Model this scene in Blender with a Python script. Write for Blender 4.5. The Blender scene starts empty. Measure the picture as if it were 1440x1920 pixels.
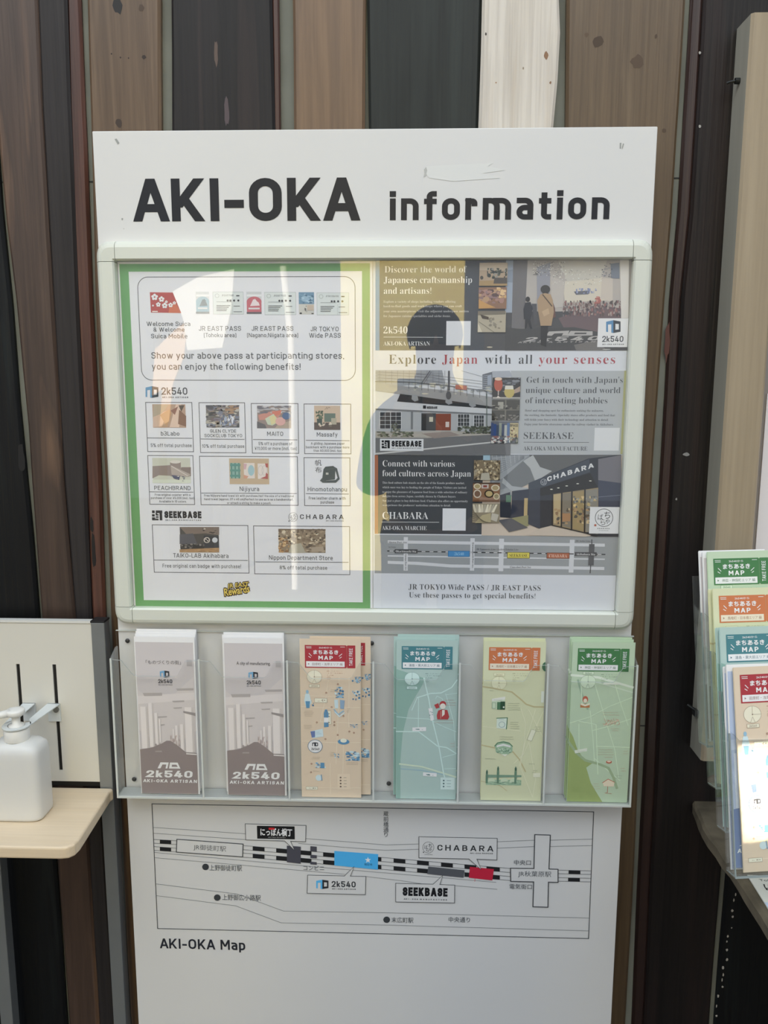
import bpy, bmesh, math, random
from mathutils import Vector, Matrix
sc = bpy.context.scene
COL = sc.collection
random.seed(7)

# ------------------------------------------------------------------ camera, sky, sun, exposure
YAW, PITCH, ROLL = -0.0317614, 0.1570070, 0.0018357
CAM = Vector((0.450659, -1.184741, 1.446485))
FPX = 1500.0                                  # focal length in pixels of the 1440x1920 frame
_r = Vector((math.cos(YAW), -math.sin(YAW), 0))
FWD = Vector((math.sin(YAW) * math.cos(PITCH), math.cos(YAW) * math.cos(PITCH), -math.sin(PITCH)))
_u = _r.cross(FWD)
RIGHT = math.cos(ROLL) * _r + math.sin(ROLL) * _u
UP = -math.sin(ROLL) * _r + math.cos(ROLL) * _u
cd = bpy.data.cameras.new('camera')
cd.sensor_fit = 'VERTICAL'; cd.sensor_height = 36.0; cd.lens = FPX / 1920 * 36.0
cd.clip_start = 0.01; cd.clip_end = 200
sc.cycles.transparent_max_bounces = 32            # many clear sheets stand one behind another
cam = bpy.data.objects.new('camera', cd); COL.objects.link(cam)
M = Matrix((RIGHT, UP, -FWD)).transposed().to_4x4(); M.translation = CAM
cam.matrix_world = M
sc.camera = cam

wd = bpy.data.worlds.new('sky'); sc.world = wd; wd.use_nodes = True
SKY_STRENGTH = 1.0
nt = wd.node_tree
bgn = nt.nodes['Background']
tc = nt.nodes.new('ShaderNodeTexCoord'); sp = nt.nodes.new('ShaderNodeSeparateXYZ')
rp = nt.nodes.new('ShaderNodeValToRGB')
rp.color_ramp.elements[0].position = 0.0; rp.color_ramp.elements[0].color = (0.42, 0.44, 0.47, 1)
rp.color_ramp.elements[1].position = 0.75; rp.color_ramp.elements[1].color = (0.86, 0.95, 1.06, 1)
nt.links.new(tc.outputs['Generated'], sp.inputs[0]); nt.links.new(sp.outputs['Z'], rp.inputs[0])
nt.links.new(rp.outputs[0], bgn.inputs[0]); bgn.inputs[1].default_value = SKY_STRENGTH

sun = bpy.data.lights.new('sun', 'SUN'); sun.energy = 17.0; sun.angle = 0.009; sun.color = (1.0, 0.9, 0.74)
suno = bpy.data.objects.new('sun', sun); COL.objects.link(suno)
suno.rotation_euler = Vector((0.18, -0.66, -0.73)).to_track_quat('-Z', 'Y').to_euler()

# soft lamp added overhead to brighten the board towards its top
al = bpy.data.lights.new('added_top_fill', 'AREA'); al.shape = 'RECTANGLE'; al.size = 3.4; al.size_y = 1.2; al.energy = 27.0; al.color = (0.93, 0.97, 1.0)
alo = bpy.data.objects.new('added_top_fill', al); COL.objects.link(alo); alo.location = (0.2, -1.7, 3.35)
alo.rotation_euler = Vector((0.1, 0.8, -1.0)).to_track_quat('-Z', 'Y').to_euler()

# added narrow lamp, standing in for reflected sun, for the patch on the rack
gl_ = bpy.data.lights.new('added_sun_patch', 'AREA'); gl_.shape = 'RECTANGLE'; gl_.size = 0.046; gl_.size_y = 0.118; gl_.energy = 0.05; gl_.color = (1.0, 0.9, 0.66); gl_.spread = 0.004
glo = bpy.data.objects.new('added_sun_patch', gl_); COL.objects.link(glo)
GT = Vector((0.891, -0.215, 0.935)); GD = Vector((0.36, -0.86, 0.36)).normalized()
glo.location = GT + GD * 1.6
glo.rotation_euler = (-GD).to_track_quat('-Z', 'Y').to_euler()

vs = sc.view_settings
vs.view_transform = 'Standard'; vs.look = 'None'; vs.gamma = 1.0; vs.use_curve_mapping = False
vs.exposure = 0.2

# ------------------------------------------------------------------ photo measurement -> place
def ray(px, py):
    return FWD * FPX + RIGHT * (px - 720) + UP * (960 - py)
def on_y(px, py, Y=0.0):
    d = ray(px, py); t = (Y - CAM.y) / d.y
    return CAM + d * t
def on_z(px, py, Z):
    d = ray(px, py); t = (Z - CAM.z) / d.z
    return CAM + d * t

# ------------------------------------------------------------------ object helpers
def tag(o, label=None, cat=None, group=None, kind=None):
    if label: o['label'] = label
    if cat: o['category'] = cat
    if group: o['group'] = group
    if kind: o['kind'] = kind
    return o
def empty(name, loc=(0, 0, 0)):
    o = bpy.data.objects.new(name, None); COL.objects.link(o); o.location = loc; return o
def copy_tree(o, parent=None):
    c = o.copy(); COL.objects.link(c)
    if parent:
        c.parent = parent
    for ch in o.children:
        copy_tree(ch, c)
    return c

# ------------------------------------------------------------------ materials
MATS = {}
def lin(v):
    v = v / 255.0
    return v / 12.92 if v <= 0.04045 else ((v + 0.055) / 1.055) ** 2.4
def hexrgb(h):
    h = h.lstrip('#'); return tuple(int(h[i:i + 2], 16) for i in (0, 2, 4))
def albedo(c, k=1.0):
    if isinstance(c, str): c = hexrgb(c)
    return tuple(min(0.90, lin(x) * k) for x in c)
def principled(name):
    m = bpy.data.materials.new(name); m.use_nodes = True
    return m, m.node_tree, m.node_tree.nodes['Principled BSDF']
def ink(c, k=1.0, rough=0.55, spec=0.3, grey=0.0):
    if grey:
        r = hexrgb(c); y = .3 * r[0] + .59 * r[1] + .11 * r[2]; c = '#%02x%02x%02x' % tuple(int(x + (y - x) * grey) for x in r)
    key = ('ink', c, round(k, 3), rough, spec)
    if key not in MATS:
        m, t, b = principled('printed_ink')
        b.inputs['Base Color'].default_value = (*albedo(c, k), 1)
        b.inputs['Roughness'].default_value = rough
        b.inputs['Specular IOR Level'].default_value = spec
        MATS[key] = m
    return MATS[key]
def solid(name, c, rough=0.5, metal=0.0, spec=0.5, noise=0.0, nscale=40.0, bump=0.0, k=1.0, stretch=(1, 1, 1), sss=0.0):
    key = ('solid', name)
    if key in MATS: return MATS[key]
    m, t, b = principled(name)
    a = albedo(c, k)
    b.inputs['Roughness'].default_value = rough; b.inputs['Metallic'].default_value = metal
    b.inputs['Specular IOR Level'].default_value = spec
    if sss:
        b.inputs['Subsurface Weight'].default_value = sss
        b.inputs['Subsurface Radius'].default_value = (0.02, 0.02, 0.02)
    if noise or bump:
        tc = t.nodes.new('ShaderNodeTexCoord'); mp = t.nodes.new('ShaderNodeMapping')
        mp.inputs['Scale'].default_value = stretch
        nz = t.nodes.new('ShaderNodeTexNoise'); nz.inputs['Scale'].default_value = nscale; nz.inputs['Detail'].default_value = 6
        t.links.new(tc.outputs['Object'], mp.inputs[0]); t.links.new(mp.outputs[0], nz.inputs['Vector'])
        if noise:
            r = t.nodes.new('ShaderNodeValToRGB')
            r.color_ramp.elements[0].position = 0.3; r.color_ramp.elements[1].position = 0.7
            r.color_ramp.elements[0].color = (*[x * (1 - noise) for x in a], 1)
            r.color_ramp.elements[1].color = (*[min(.9, x * (1 + noise)) for x in a], 1)
            t.links.new(nz.outputs[0], r.inputs[0]); t.links.new(r.outputs[0], b.inputs['Base Color'])
        else:
            b.inputs['Base Color'].default_value = (*a, 1)
        if bump:
            bp = t.nodes.new('ShaderNodeBump'); bp.inputs['Strength'].default_value = bump; bp.inputs['Distance'].default_value = 0.002
            t.links.new(nz.outputs[0], bp.inputs['Height']); t.links.new(bp.outputs[0], b.inputs['Normal'])
    else:
        b.inputs['Base Color'].default_value = (*a, 1)
    MATS[key] = m
    return m
def clear(name, tint=(1, 1, 1), ior=1.5, rough=0.02, milk=0.0):
    """clear sheet plastic or glass: see-through with a Fresnel reflection"""
    key = ('clear', name)
    if key in MATS: return MATS[key]
    m = bpy.data.materials.new(name); m.use_nodes = True; t = m.node_tree
    for n in list(t.nodes):
        if n.type != 'OUTPUT_MATERIAL': t.nodes.remove(n)
    out = [n for n in t.nodes if n.type == 'OUTPUT_MATERIAL'][0]
    tr = t.nodes.new('ShaderNodeBsdfTransparent'); tr.inputs[0].default_value = (*tint, 1)
    gl = t.nodes.new('ShaderNodeBsdfGlossy'); gl.inputs['Roughness'].default_value = rough
    gl.inputs[0].default_value = (1, 1, 1, 1)
    # Fresnel reflectance of one face, the same from either side of the thin sheet
    ge = t.nodes.new('ShaderNodeNewGeometry'); dt = t.nodes.new('ShaderNodeVectorMath'); dt.operation = 'DOT_PRODUCT'
    t.links.new(ge.outputs['Incoming'], dt.inputs[0]); t.links.new(ge.outputs['Normal'], dt.inputs[1])
    def mth(op, a, b=None, c=None):
        n = t.nodes.new('ShaderNodeMath'); n.operation = op
        for i, q in enumerate((a, b, c)):
            if q is None: continue
            if hasattr(q, 'links'): t.links.new(q, n.inputs[i])
            else: n.inputs[i].default_value = q
        return n.outputs[0]
    r0 = ((ior - 1) / (ior + 1)) ** 2
    fr_out = mth('MULTIPLY_ADD', mth('POWER', mth('SUBTRACT', 1.0, mth('ABSOLUTE', dt.outputs['Value'])), 5.0), 1 - r0, r0)
    mx = t.nodes.new('ShaderNodeMixShader')
    t.links.new(fr_out, mx.inputs[0]); t.links.new(tr.outputs[0], mx.inputs[1]); t.links.new(gl.outputs[0], mx.inputs[2])
    last = mx
    if milk:
        df = t.nodes.new('ShaderNodeBsdfDiffuse'); df.inputs[0].default_value = (.8, .82, .8, 1)
        m2 = t.nodes.new('ShaderNodeMixShader'); m2.inputs[0].default_value = milk
        t.links.new(mx.outputs[0], m2.inputs[1]); t.links.new(df.outputs[0], m2.inputs[2]); last = m2
    t.links.new(last.outputs[0], out.inputs[0])
    MATS[key] = m
    return m
def wood(name, base, dark, accent=None, grain=1.0, rough=0.42, spec=0.5, bump=0.35, seed=0.0, vertical=True, band=0.45, fine=True):
    key = ('wood', name)
    if key in MATS: return MATS[key]
    m, t, b = principled(name)
    N = t.nodes.new; L = t.links.new
    tc = N('ShaderNodeTexCoord'); mp = N('ShaderNodeMapping')
    mp.inputs['Scale'].default_value = (14, 14, 0.9) if vertical else (0.9, 14, 14)
    mp.inputs['Location'].default_value = (seed * 3.1, seed * 1.7, seed)
    L(tc.outputs['Object'], mp.inputs[0])
    n1 = N('ShaderNodeTexNoise'); n1.inputs['Scale'].default_value = 1.6; n1.inputs['Detail'].default_value = 7
    n1.inputs['Roughness'].default_value = 0.62; n1.inputs['Distortion'].default_value = 0.6
    L(mp.outputs[0], n1.inputs['Vector'])
    r1 = N('ShaderNodeValToRGB'); r1.color_ramp.elements[0].position = 0.3; r1.color_ramp.elements[1].position = 0.68
    r1.color_ramp.elements[0].color = (*albedo(dark), 1); r1.color_ramp.elements[1].color = (*albedo(base), 1)
    L(n1.outputs[0], r1.inputs[0])
    mp2 = N('ShaderNodeMapping'); mp2.inputs['Scale'].default_value = (90, 90, 2.2) if vertical else (2.2, 90, 90)
    mp2.inputs['Location'].default_value = (seed, seed * 2, 0)
    L(tc.outputs['Object'], mp2.inputs[0])
    n2 = N('ShaderNodeTexNoise'); n2.inputs['Scale'].default_value = 2.0; n2.inputs['Detail'].default_value = 5
    L(mp2.outputs[0], n2.inputs['Vector'])
    mix = N('ShaderNodeMixRGB'); mix.blend_type = 'MULTIPLY'; mix.inputs[0].default_value = 0.38 * grain
    r2 = N('ShaderNodeValToRGB'); r2.color_ramp.elements[0].position = 0.35; r2.color_ramp.elements[1].position = 0.6
    r2.color_ramp.elements[0].color = (0.55, 0.52, 0.5, 1); r2.color_ramp.elements[1].color = (1, 1, 1, 1)
    L(n2.outputs[0], r2.inputs[0]); L(r1.outputs[0], mix.inputs[1]); L(r2.outputs[0], mix.inputs[2])
    last = mix
    if accent:
        mp3 = N('ShaderNodeMapping'); mp3.inputs['Scale'].default_value = (22, 22, 1.3) if vertical else (1.3, 22, 22)
        mp3.inputs['Location'].default_value = (seed * 5 + 3, 0, seed * 2)
        L(tc.outputs['Object'], mp3.inputs[0])
        n3 = N('ShaderNodeTexNoise'); n3.inputs['Scale'].default_value = 1.1; n3.inputs['Detail'].default_value = 3; n3.inputs['Distortion'].default_value = 1.2
        L(mp3.outputs[0], n3.inputs['Vector'])
        r3 = N('ShaderNodeValToRGB'); r3.color_ramp.elements[0].position = 0.55; r3.color_ramp.elements[1].position = 0.68
        r3.color_ramp.elements[0].color = (0, 0, 0, 1); r3.color_ramp.elements[1].color = (band, band, band, 1)
        L(n3.outputs[0], r3.inputs[0])
        m3 = N('ShaderNodeMixRGB'); L(r3.outputs[0], m3.inputs[0]); L(last.outputs[0], m3.inputs[1]); m3.inputs[2].default_value = (*albedo(accent), 1)
        last = m3
    L(last.outputs[0], b.inputs['Base Color'])
    b.inputs['Roughness'].default_value = rough; b.inputs['Specular IOR Level'].default_value = spec
    bp = N('ShaderNodeBump'); bp.inputs['Strength'].default_value = bump; bp.inputs['Distance'].default_value = 0.003
    L(n2.outputs[0], bp.inputs['Height']); L(bp.outputs[0], b.inputs['Normal'])
    MATS[key] = m
    return m

# ------------------------------------------------------------------ mesh collector
class MB:
    def __init__(s): s.v = []; s.f = []; s.m = []; s.mats = []
    def mi(s, mat):
        if mat not in s.mats: s.mats.append(mat)
        return s.mats.index(mat)
    def add(s, vs, fs, mat):
        o = len(s.v); s.v += [tuple(v) for v in vs]; i = s.mi(mat)
        for f in fs: s.f.append(tuple(o + k for k in f)); s.m.append(i)
    def box(s, a, b, mat):
        x0, y0, z0 = a; x1, y1, z1 = b
        v = [(x0, y0, z0), (x1, y0, z0), (x1, y1, z0), (x0, y1, z0), (x0, y0, z1), (x1, y0, z1), (x1, y1, z1), (x0, y1, z1)]
        s.add(v, [(0, 3, 2, 1), (4, 5, 6, 7), (0, 1, 5, 4), (1, 2, 6, 5), (2, 3, 7, 6), (3, 0, 4, 7)], mat)
    def prism(s, poly, axis, a, b, mat, cap=True):
        """extrude a 2D polygon along axis ('x','y','z') from a to b"""
        def P(p, t):
            return {'x': (t, p[0], p[1]), 'y': (p[0], t, p[1]), 'z': (p[0], p[1], t)}[axis]
        n = len(poly)
        v = [P(p, a) for p in poly] + [P(p, b) for p in poly]
        f = [(i, (i + 1) % n, n + (i + 1) % n, n + i) for i in range(n)]
        if cap: f += [tuple(range(n))[::-1], tuple(range(n, 2 * n))]
        s.add(v, f, mat)
    def lathe(s, prof, center, mat, seg=28, sx=1.0, sy=1.0, square=0.0):
        cx, cy, cz = center; n = len(prof); v = []
        for r, z in prof:
            for k in range(seg):
                a = 2 * math.pi * k / seg; c, q = math.cos(a), math.sin(a)
                if square:
                    e = 1 - square
                    c = math.copysign(abs(c) ** e, c); q = math.copysign(abs(q) ** e, q)
                v.append((cx + r * c * sx, cy + r * q * sy, cz + z))
        f = []
        for i in range(n - 1):
            for k in range(seg):
                f.append((i * seg + k, i * seg + (k + 1) % seg, (i + 1) * seg + (k + 1) % seg, (i + 1) * seg + k))
        f.append(tuple(range(seg))[::-1]); f.append(tuple((n - 1) * seg + k for k in range(seg)))
        s.add(v, f, mat)
    def tube(s, pts, r, mat, seg=10, radii=None):
        pts = [Vector(p) for p in pts]; v = []; n = len(pts)
        for i, p in enumerate(pts):
            d = (pts[min(i + 1, n - 1)] - pts[max(i - 1, 0)]).normalized()
            a = d.cross(Vector((0, 0, 1)));
            if a.length < 1e-4: a = d.cross(Vector((1, 0, 0)))
            a.normalize(); b = d.cross(a); rr = radii[i] if radii else r
            for k in range(seg):
                t = 2 * math.pi * k / seg
                v.append(p + a * rr * math.cos(t) + b * rr * math.sin(t))
        f = [(i * seg + k, i * seg + (k + 1) % seg, (i + 1) * seg + (k + 1) % seg, (i + 1) * seg + k) for i in range(n - 1) for k in range(seg)]
        f += [tuple(range(seg))[::-1], tuple((n - 1) * seg + k for k in range(seg))]
        s.add(v, f, mat)
    def build(s, name, parent=None, smooth=False, bevel=0.0, bseg=2, recalc=True, auto=None):
        me = bpy.data.meshes.new(name); me.from_pydata(s.v, [], s.f)
        for m in s.mats: me.materials.append(m)
        me.polygons.foreach_set('material_index', s.m)
        if smooth: me.polygons.foreach_set('use_smooth', [True] * len(s.f))
        me.update()
        if recalc:
            bm = bmesh.new(); bm.from_mesh(me); bmesh.ops.recalc_face_normals(bm, faces=bm.faces); bm.to_mesh(me); bm.free()
        o = bpy.data.objects.new(name, me); COL.objects.link(o)
        if parent is not None: o.parent = parent
        if bevel:
            md = o.modifiers.new('edge', 'BEVEL'); md.width = bevel; md.segments = bseg; md.limit_method = 'ANGLE'; md.angle_limit = 0.6
        if smooth and auto:
            md = o.modifiers.new('wn', 'WEIGHTED_NORMAL'); md.keep_sharp = True
        return o
# ------------------------------------------------------------------ lettering: a technical signage alphabet drawn as strokes
def _g(w, *paths): return (w, paths)
GL = {
 'A': _g(.80, 'h 0,0 .5,1', 'h 1,0 .5,1', 'l .2,.27 .8,.27'),
 'B': _g(.66, 'c 0,0 0,1 .93,1r .93,.53r 0,.53', 'c 0,0 0,.53 1,.53r 1,0r'),
 'C': _g(.66, 'l 1,.74 1,1r 0,1r 0,0r 1,0r 1,.26'), 'D': _g(.68, 'c 0,0 0,1 1,1r 1,0r'),
 'E': _g(.58, 'l 1,1 0,1 0,0 1,0', 'l 0,.52 .9,.52'), 'F': _g(.56, 'l 1,1 0,1 0,0', 'l 0,.5 .88,.5'),
 'G': _g(.68, 'l 1,.74 1,1r 0,1r 0,0r 1,0r 1,.48 .55,.48'), 'H': _g(.70, 'l 0,0 0,1', 'l 1,0 1,1', 'l 0,.52 1,.52'),
 'I': _g(0, 'l 0,0 0,1'), 'J': _g(.50, 'l 1,1 1,0r 0,0r 0,.2'), 'K': _g(.72, 'l 0,0 0,1', 'h 0,.28 1,1', 'h 1,0 .3,.56'),
 'L': _g(.54, 'l 0,1 0,0 1,0'), 'M': _g(.84, 'l 0,0 0,1', 'l 1,0 1,1', 'h .5,.28 0,1', 'h .5,.28 1,1'),
 'N': _g(.72, 'l 0,0 0,1', 'l 1,0 1,1', 'h 1,0 0,1'), 'O': _g(.70, 'c 0,0r 0,1r 1,1r 1,0r'),
 'P': _g(.66, 'l 0,0 0,1 1,1r 1,.42r 0,.42'), 'Q': _g(.70, 'c 0,0r 0,1r 1,1r 1,0r', 'l .6,.25 1,0'),
 'R': _g(.68, 'l 0,0 0,1 1,1r 1,.46r 0,.46', 'h 1,0 .5,.46'),
 'S': _g(.64, 'l 1,.78 1,1r 0,1r 0,.53r 1,.53r 1,0r 0,0r 0,.22'), 'T': _g(.64, 'l 0,1 1,1', 'l .5,1 .5,0'),
 'U': _g(.68, 'l 0,1 0,0r 1,0r 1,1'), 'V': _g(.78, 'h .5,0 0,1', 'h .5,0 1,1'),
 'W': _g(1.12, 'h .26,0 0,1', 'h .26,0 .5,1', 'h .74,0 .5,1', 'h .74,0 1,1'), 'X': _g(.74, 'h 0,0 1,1', 'h 1,0 0,1'),
 'Y': _g(.76, 'l .5,0 .5,.42', 'h .5,.36 0,1', 'h .5,.36 1,1'), 'Z': _g(.62, 'l 0,1 1,1', 'l 0,0 1,0', 'h 0,0 1,1'),
 'a': _g(.53, 'l 0,.7 1,.7r 1,0', 'l 1,.4 0,.4r 0,0r 1,0'), 'b': _g(.56, 'l 0,1 0,0', 'l 0,.7 1,.7r 1,0r 0,0'),
 'c': _g(.50, 'l 1,.55 1,.7r 0,.7r 0,0r 1,0r 1,.15'), 'd': _g(.56, 'l 1,1 1,0', 'l 1,.7 0,.7r 0,0r 1,0'),
 'e': _g(.55, 'l 0,.34 1,.34 1,.7r 0,.7r 0,0r .95,0'), 'f': _g(.40, 'l .38,0 .38,1r 1,1', 'l 0,.68 1,.68'),
 'g': _g(.56, 'l 1,.7 1,-.27r .05,-.27', 'l 1,.7 0,.7r 0,0r 1,0'), 'h': _g(.56, 'l 0,0 0,1', 'l 0,.7 1,.7r 1,0'),
 'i': _g(0, 'l 0,0 0,.7', 'd 0,1'), 'j': _g(.26, 'l 1,.7 1,-.27r 0,-.27', 'd 1,1'), 'k': _g(.54, 'l 0,0 0,1', 'h 0,.2 1,.72', 'h 1,0 .3,.44'),
 'l': _g(.24, 'l 0,1 0,0r 1,0'), 'm': _g(.90, 'l 0,0 0,.7', 'l 0,.7 .5,.7r .5,0', 'l .45,.7 1,.7r 1,0'), 'n': _g(.56, 'l 0,0 0,.7', 'l 0,.7 1,.7r 1,0'),
 'o': _g(.57, 'c 0,0r 0,.7r 1,.7r 1,0r'), 'p': _g(.56, 'l 0,.7 0,-.28', 'l 0,.7 1,.7r 1,0r 0,0'), 'q': _g(.56, 'l 1,.7 1,-.28', 'l 1,.7 0,.7r 0,0r 1,0'),
 'r': _g(.38, 'l 0,0 0,.7', 'l 0,.66 1,.7r 1,.58'), 's': _g(.51, 'l 1,.56 1,.7r 0,.7r 0,.36r 1,.36r 1,0r 0,0r 0,.14'),
 't': _g(.40, 'l .35,.92 .35,0r 1,0', 'l 0,.68 .95,.68'), 'u': _g(.56, 'l 0,.7 0,0r 1,0', 'l 1,.7 1,0'), 'v': _g(.58, 'h .5,0 0,.7x', 'h .5,0 1,.7x'),
 'w': _g(.86, 'h .27,0 0,.7x', 'h .27,0 .5,.7x', 'h .73,0 .5,.7x', 'h .73,0 1,.7x'), 'x': _g(.56, 'h 0,0 1,.7x', 'h 1,0 0,.7x'),
 'y': _g(.58, 'h .5,0 0,.7x', 'h .2,-.28 1,.7x'), 'z': _g(.48, 'l 0,.7 1,.7', 'l 0,0 1,0', 'h 0,0 1,.7x'),
 '0': _g(.62, 'c 0,0r 0,1r 1,1r 1,0r'), '1': _g(.34, 'l 1,0 1,1', 'h .2,.68 1,1'), '2': _g(.60, 'l 0,.76 0,1r 1,1r 1,.58r 0,0 1,0'),
 '3': _g(.60, 'l 0,1 1,1r 1,.54r .35,.54', 'l .35,.54 1,.54r 1,0r 0,0r 0,.2'), '4': _g(.64, 'l .72,.6 .72,0', 'l 1,.2 0,.2', 'h 0,.2 .55,1'),
 '5': _g(.60, 'l .95,1 0,1 0,.56 1,.6r 1,0r 0,0r 0,.2'), '6': _g(.6, 'c 0,0r 0,.56r 1,.56r 1,0r', 'h 0,.4 .5,1'), '7': _g(.58, 'l 0,1 1,1', 'h .25,0 1,1'),
 '8': _g(.60, 'c 0,0r 0,.54r 1,.54r 1,0r', 'c .05,.54r .05,1r .95,1r .95,.54r'), '9': _g(.6, 'c 0,.44r 0,1r 1,1r 1,.44r', 'h .5,0 1,.6'),
 '.': _g(0, 'd 0,0'), ',': _g(0, 'l 0,-.1 0,0'), '!': _g(0, 'l 0,.35 0,1', 'd 0,0'), '-': _g(.42, 'l 0,.38 1,.38'), '(': _g(.22, 'l 1,1 0,1r 0,-.15r 1,-.15'),
 ')': _g(.22, 'l 0,1 1,1r 1,-.15r 0,-.15'), '&': _g(.7, 'c .1,.5r .1,1r .75,1r .75,.5r', 'c 0,0r 0,.5r .8,.5r .8,0r', 'h 1,0 .5,.5'), '%': _g(.9, 'c 0,.6r 0,1r .36,1r .36,.6r', 'c .64,0r .64,.4r 1,.4r 1,0r', 'h .25,0 .75,1'),
 "'": _g(0, 'l 0,.75 0,1'), '/': _g(.4, 'h 0,0 1,1'), '\u00a5': _g(.76, 'l .5,0 .5,.42', 'h .5,.36 0,1', 'h .5,.36 1,1', 'l .2,.4 .8,.4', 'l .2,.2 .8,.2'),
}
def _stroke(pts, closed, w):
    """quads along a polyline with mitred joins and square ends"""
    n = len(pts); P = [Vector(p) for p in pts]
    if not closed:
        a = (P[0] - P[1]).normalized(); P[0] = P[0] + a * w / 2
        a = (P[-1] - P[-2]).normalized(); P[-1] = P[-1] + a * w / 2
    Ls, Rs = [], []
    for i in range(n):
        if closed: d0 = (P[i] - P[i - 1]); d1 = (P[(i + 1) % n] - P[i])
        else:
            d0 = P[i] - P[i - 1] if i else P[1] - P[0]; d1 = P[i + 1] - P[i] if i < n - 1 else P[i] - P[i - 1]
        d0 = d0.normalized(); d1 = d1.normalized()
        n0 = Vector((-d0.y, d0.x)); n1 = Vector((-d1.y, d1.x)); mm = n0 + n1
        if mm.length < 1e-6: mm = n0
        mm.normalize(); k = w / 2 / max(0.45, mm.dot(n0))
        Ls.append(P[i] + mm * k); Rs.append(P[i] - mm * k)
    out = []
    for i in range(n if closed else n - 1):
        j = (i + 1) % n; out.append([Ls[i], Ls[j], Rs[j], Rs[i]])
    return out
def _round(pts, flags, closed, R, seg):
    n = len(pts); out = []
    for i in range(n):
        p = Vector(pts[i])
        if not flags[i] or (not closed and i in (0, n - 1)): out.append(p); continue
        a = Vector(pts[i - 1]); b = Vector(pts[(i + 1) % n]); da = (a - p); db = (b - p)
        fa = .5 if (flags[i - 1] and (closed or i - 1 > 0)) else .96
        fb = .5 if (flags[(i + 1) % n] and (closed or i + 1 < n - 1)) else .96
        r = min(R, da.length * fa, db.length * fb)
        s = p + da.normalized() * r; e = p + db.normalized() * r
        for k in range(seg + 1):
            t = k / seg * math.pi / 2
            # quarter arc blended between s and e with corner p
            c = s + e - p
            out.append(c + (s - c) * math.cos(t) + (e - c) * math.sin(t) if abs(da.normalized().dot(db.normalized())) < .3
                       else (s * (1 - k / seg) ** 2 + p * 2 * (k / seg) * (1 - k / seg) + e * (k / seg) ** 2))
    res = [out[0]]
    for q in out[1:]:
        if (q - res[-1]).length > 1e-5: res.append(q)
    if closed and (res[0] - res[-1]).length < 1e-5: res.pop()
    return res
_GC = {}
def _glyph(ch, w, seg):
    key = (ch, w, seg)
    if key in _GC: return _GC[key]
    W, paths = GL[ch]; Wd = max(W, w); polys = []
    for p in paths:
        kind, rest = p[0], p[2:].split()
        pts, fl, xs = [], [], []
        for tkn in rest:
            r = tkn.endswith('r'); x = tkn.endswith('x'); tkn = tkn.rstrip('rx')
            u, v = (float(q) for q in tkn.split(','))
            pts.append((u, v)); fl.append(r); xs.append(x)
        if kind == 'h':
            (u0, v0), (u1, v1) = pts
            y0 = v0 if v0 < 0 else (0 if v0 == 0 else w / 2 + v0 * (1 - w)); y1 = 1 if v1 == 1 else w / 2 + v1 * (1 - w) + (w / 2 if xs[1] else 0)
            hw = w * 1.08
            for _ in range(3):
                x0 = hw / 2 + u0 * (Wd - hw); x1 = hw / 2 + u1 * (Wd - hw)
                hw = min(w * math.hypot(x1 - x0, y1 - y0) / abs(y1 - y0), w * 1.9)
            polys.append([Vector((x0 - hw / 2, y0)), Vector((x0 + hw / 2, y0)), Vector((x1 + hw / 2, y1)), Vector((x1 - hw / 2, y1))])
            continue
        q = [(w / 2 + u * (Wd - w), w / 2 + v * (1 - w)) for u, v in pts]
        if kind == 'd':
            x, y = q[0]; h = w * .54
            polys.append([Vector((x - h, y - h)), Vector((x + h, y - h)), Vector((x + h, y + h)), Vector((x - h, y + h))]); continue
        closed = kind == 'c'
        q = _round(q, fl, closed, .49 * (Wd - w) if W < .8 else .25 * (Wd - w) + .03, seg)
        polys += _stroke(q, closed, w)
    _GC[key] = (Wd, polys)
    return _GC[key]
def stroke_text(s, w, gap, seg):
    """polygons in cap-height units, and total width"""
    x = 0.0; out = []
    for i, ch in enumerate(s):
        if ch == ' ': x += .32; continue
        if ch not in GL: continue
        Wd, polys = _glyph(ch, w, seg)
        out += [[Vector((p.x + x, p.y)) for p in q] for q in polys]
        x += Wd + gap
        nx = s[i + 1] if i + 1 < len(s) else ''
        if ch + nx in ('KA', 'AK', 'TA', 'AV', 'LA', 'AT', 'Ta', 'To'): x -= gap * .6
    return out, x - gap
def serif_chars(s):
    r = ''
    for ch in s:
        if 'A' <= ch <= 'Z': r += chr(0x1D400 + ord(ch) - 65)
        elif 'a' <= ch <= 'z': r += chr(0x1D41A + ord(ch) - 97)
        elif '0' <= ch <= '9': r += chr(0x1D7CE + ord(ch) - 48)
        else: r += ch
    return r
_FT = {}
def font_text(s, offset=0.0, res=3, spacing=1.0):
    key = (s, offset, res, spacing)
    if key in _FT: return _FT[key]
    c = bpy.data.curves.new('lettering', 'FONT'); c.body = s; c.size = 1.0; c.offset = offset; c.resolution_u = res; c.space_character = spacing
    o = bpy.data.objects.new('lettering', c)
    me = o.to_mesh()
    V = [(v.co.x, v.co.y) for v in me.vertices]; F = [tuple(p.vertices) for p in me.polygons]
    o.to_mesh_clear(); bpy.data.objects.remove(o); bpy.data.curves.remove(c)
    if not V: V = [(0, 0), (1, 0), (1, 1)]; F = []
    _FT[key] = (V, F)
    return _FT[key]

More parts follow.
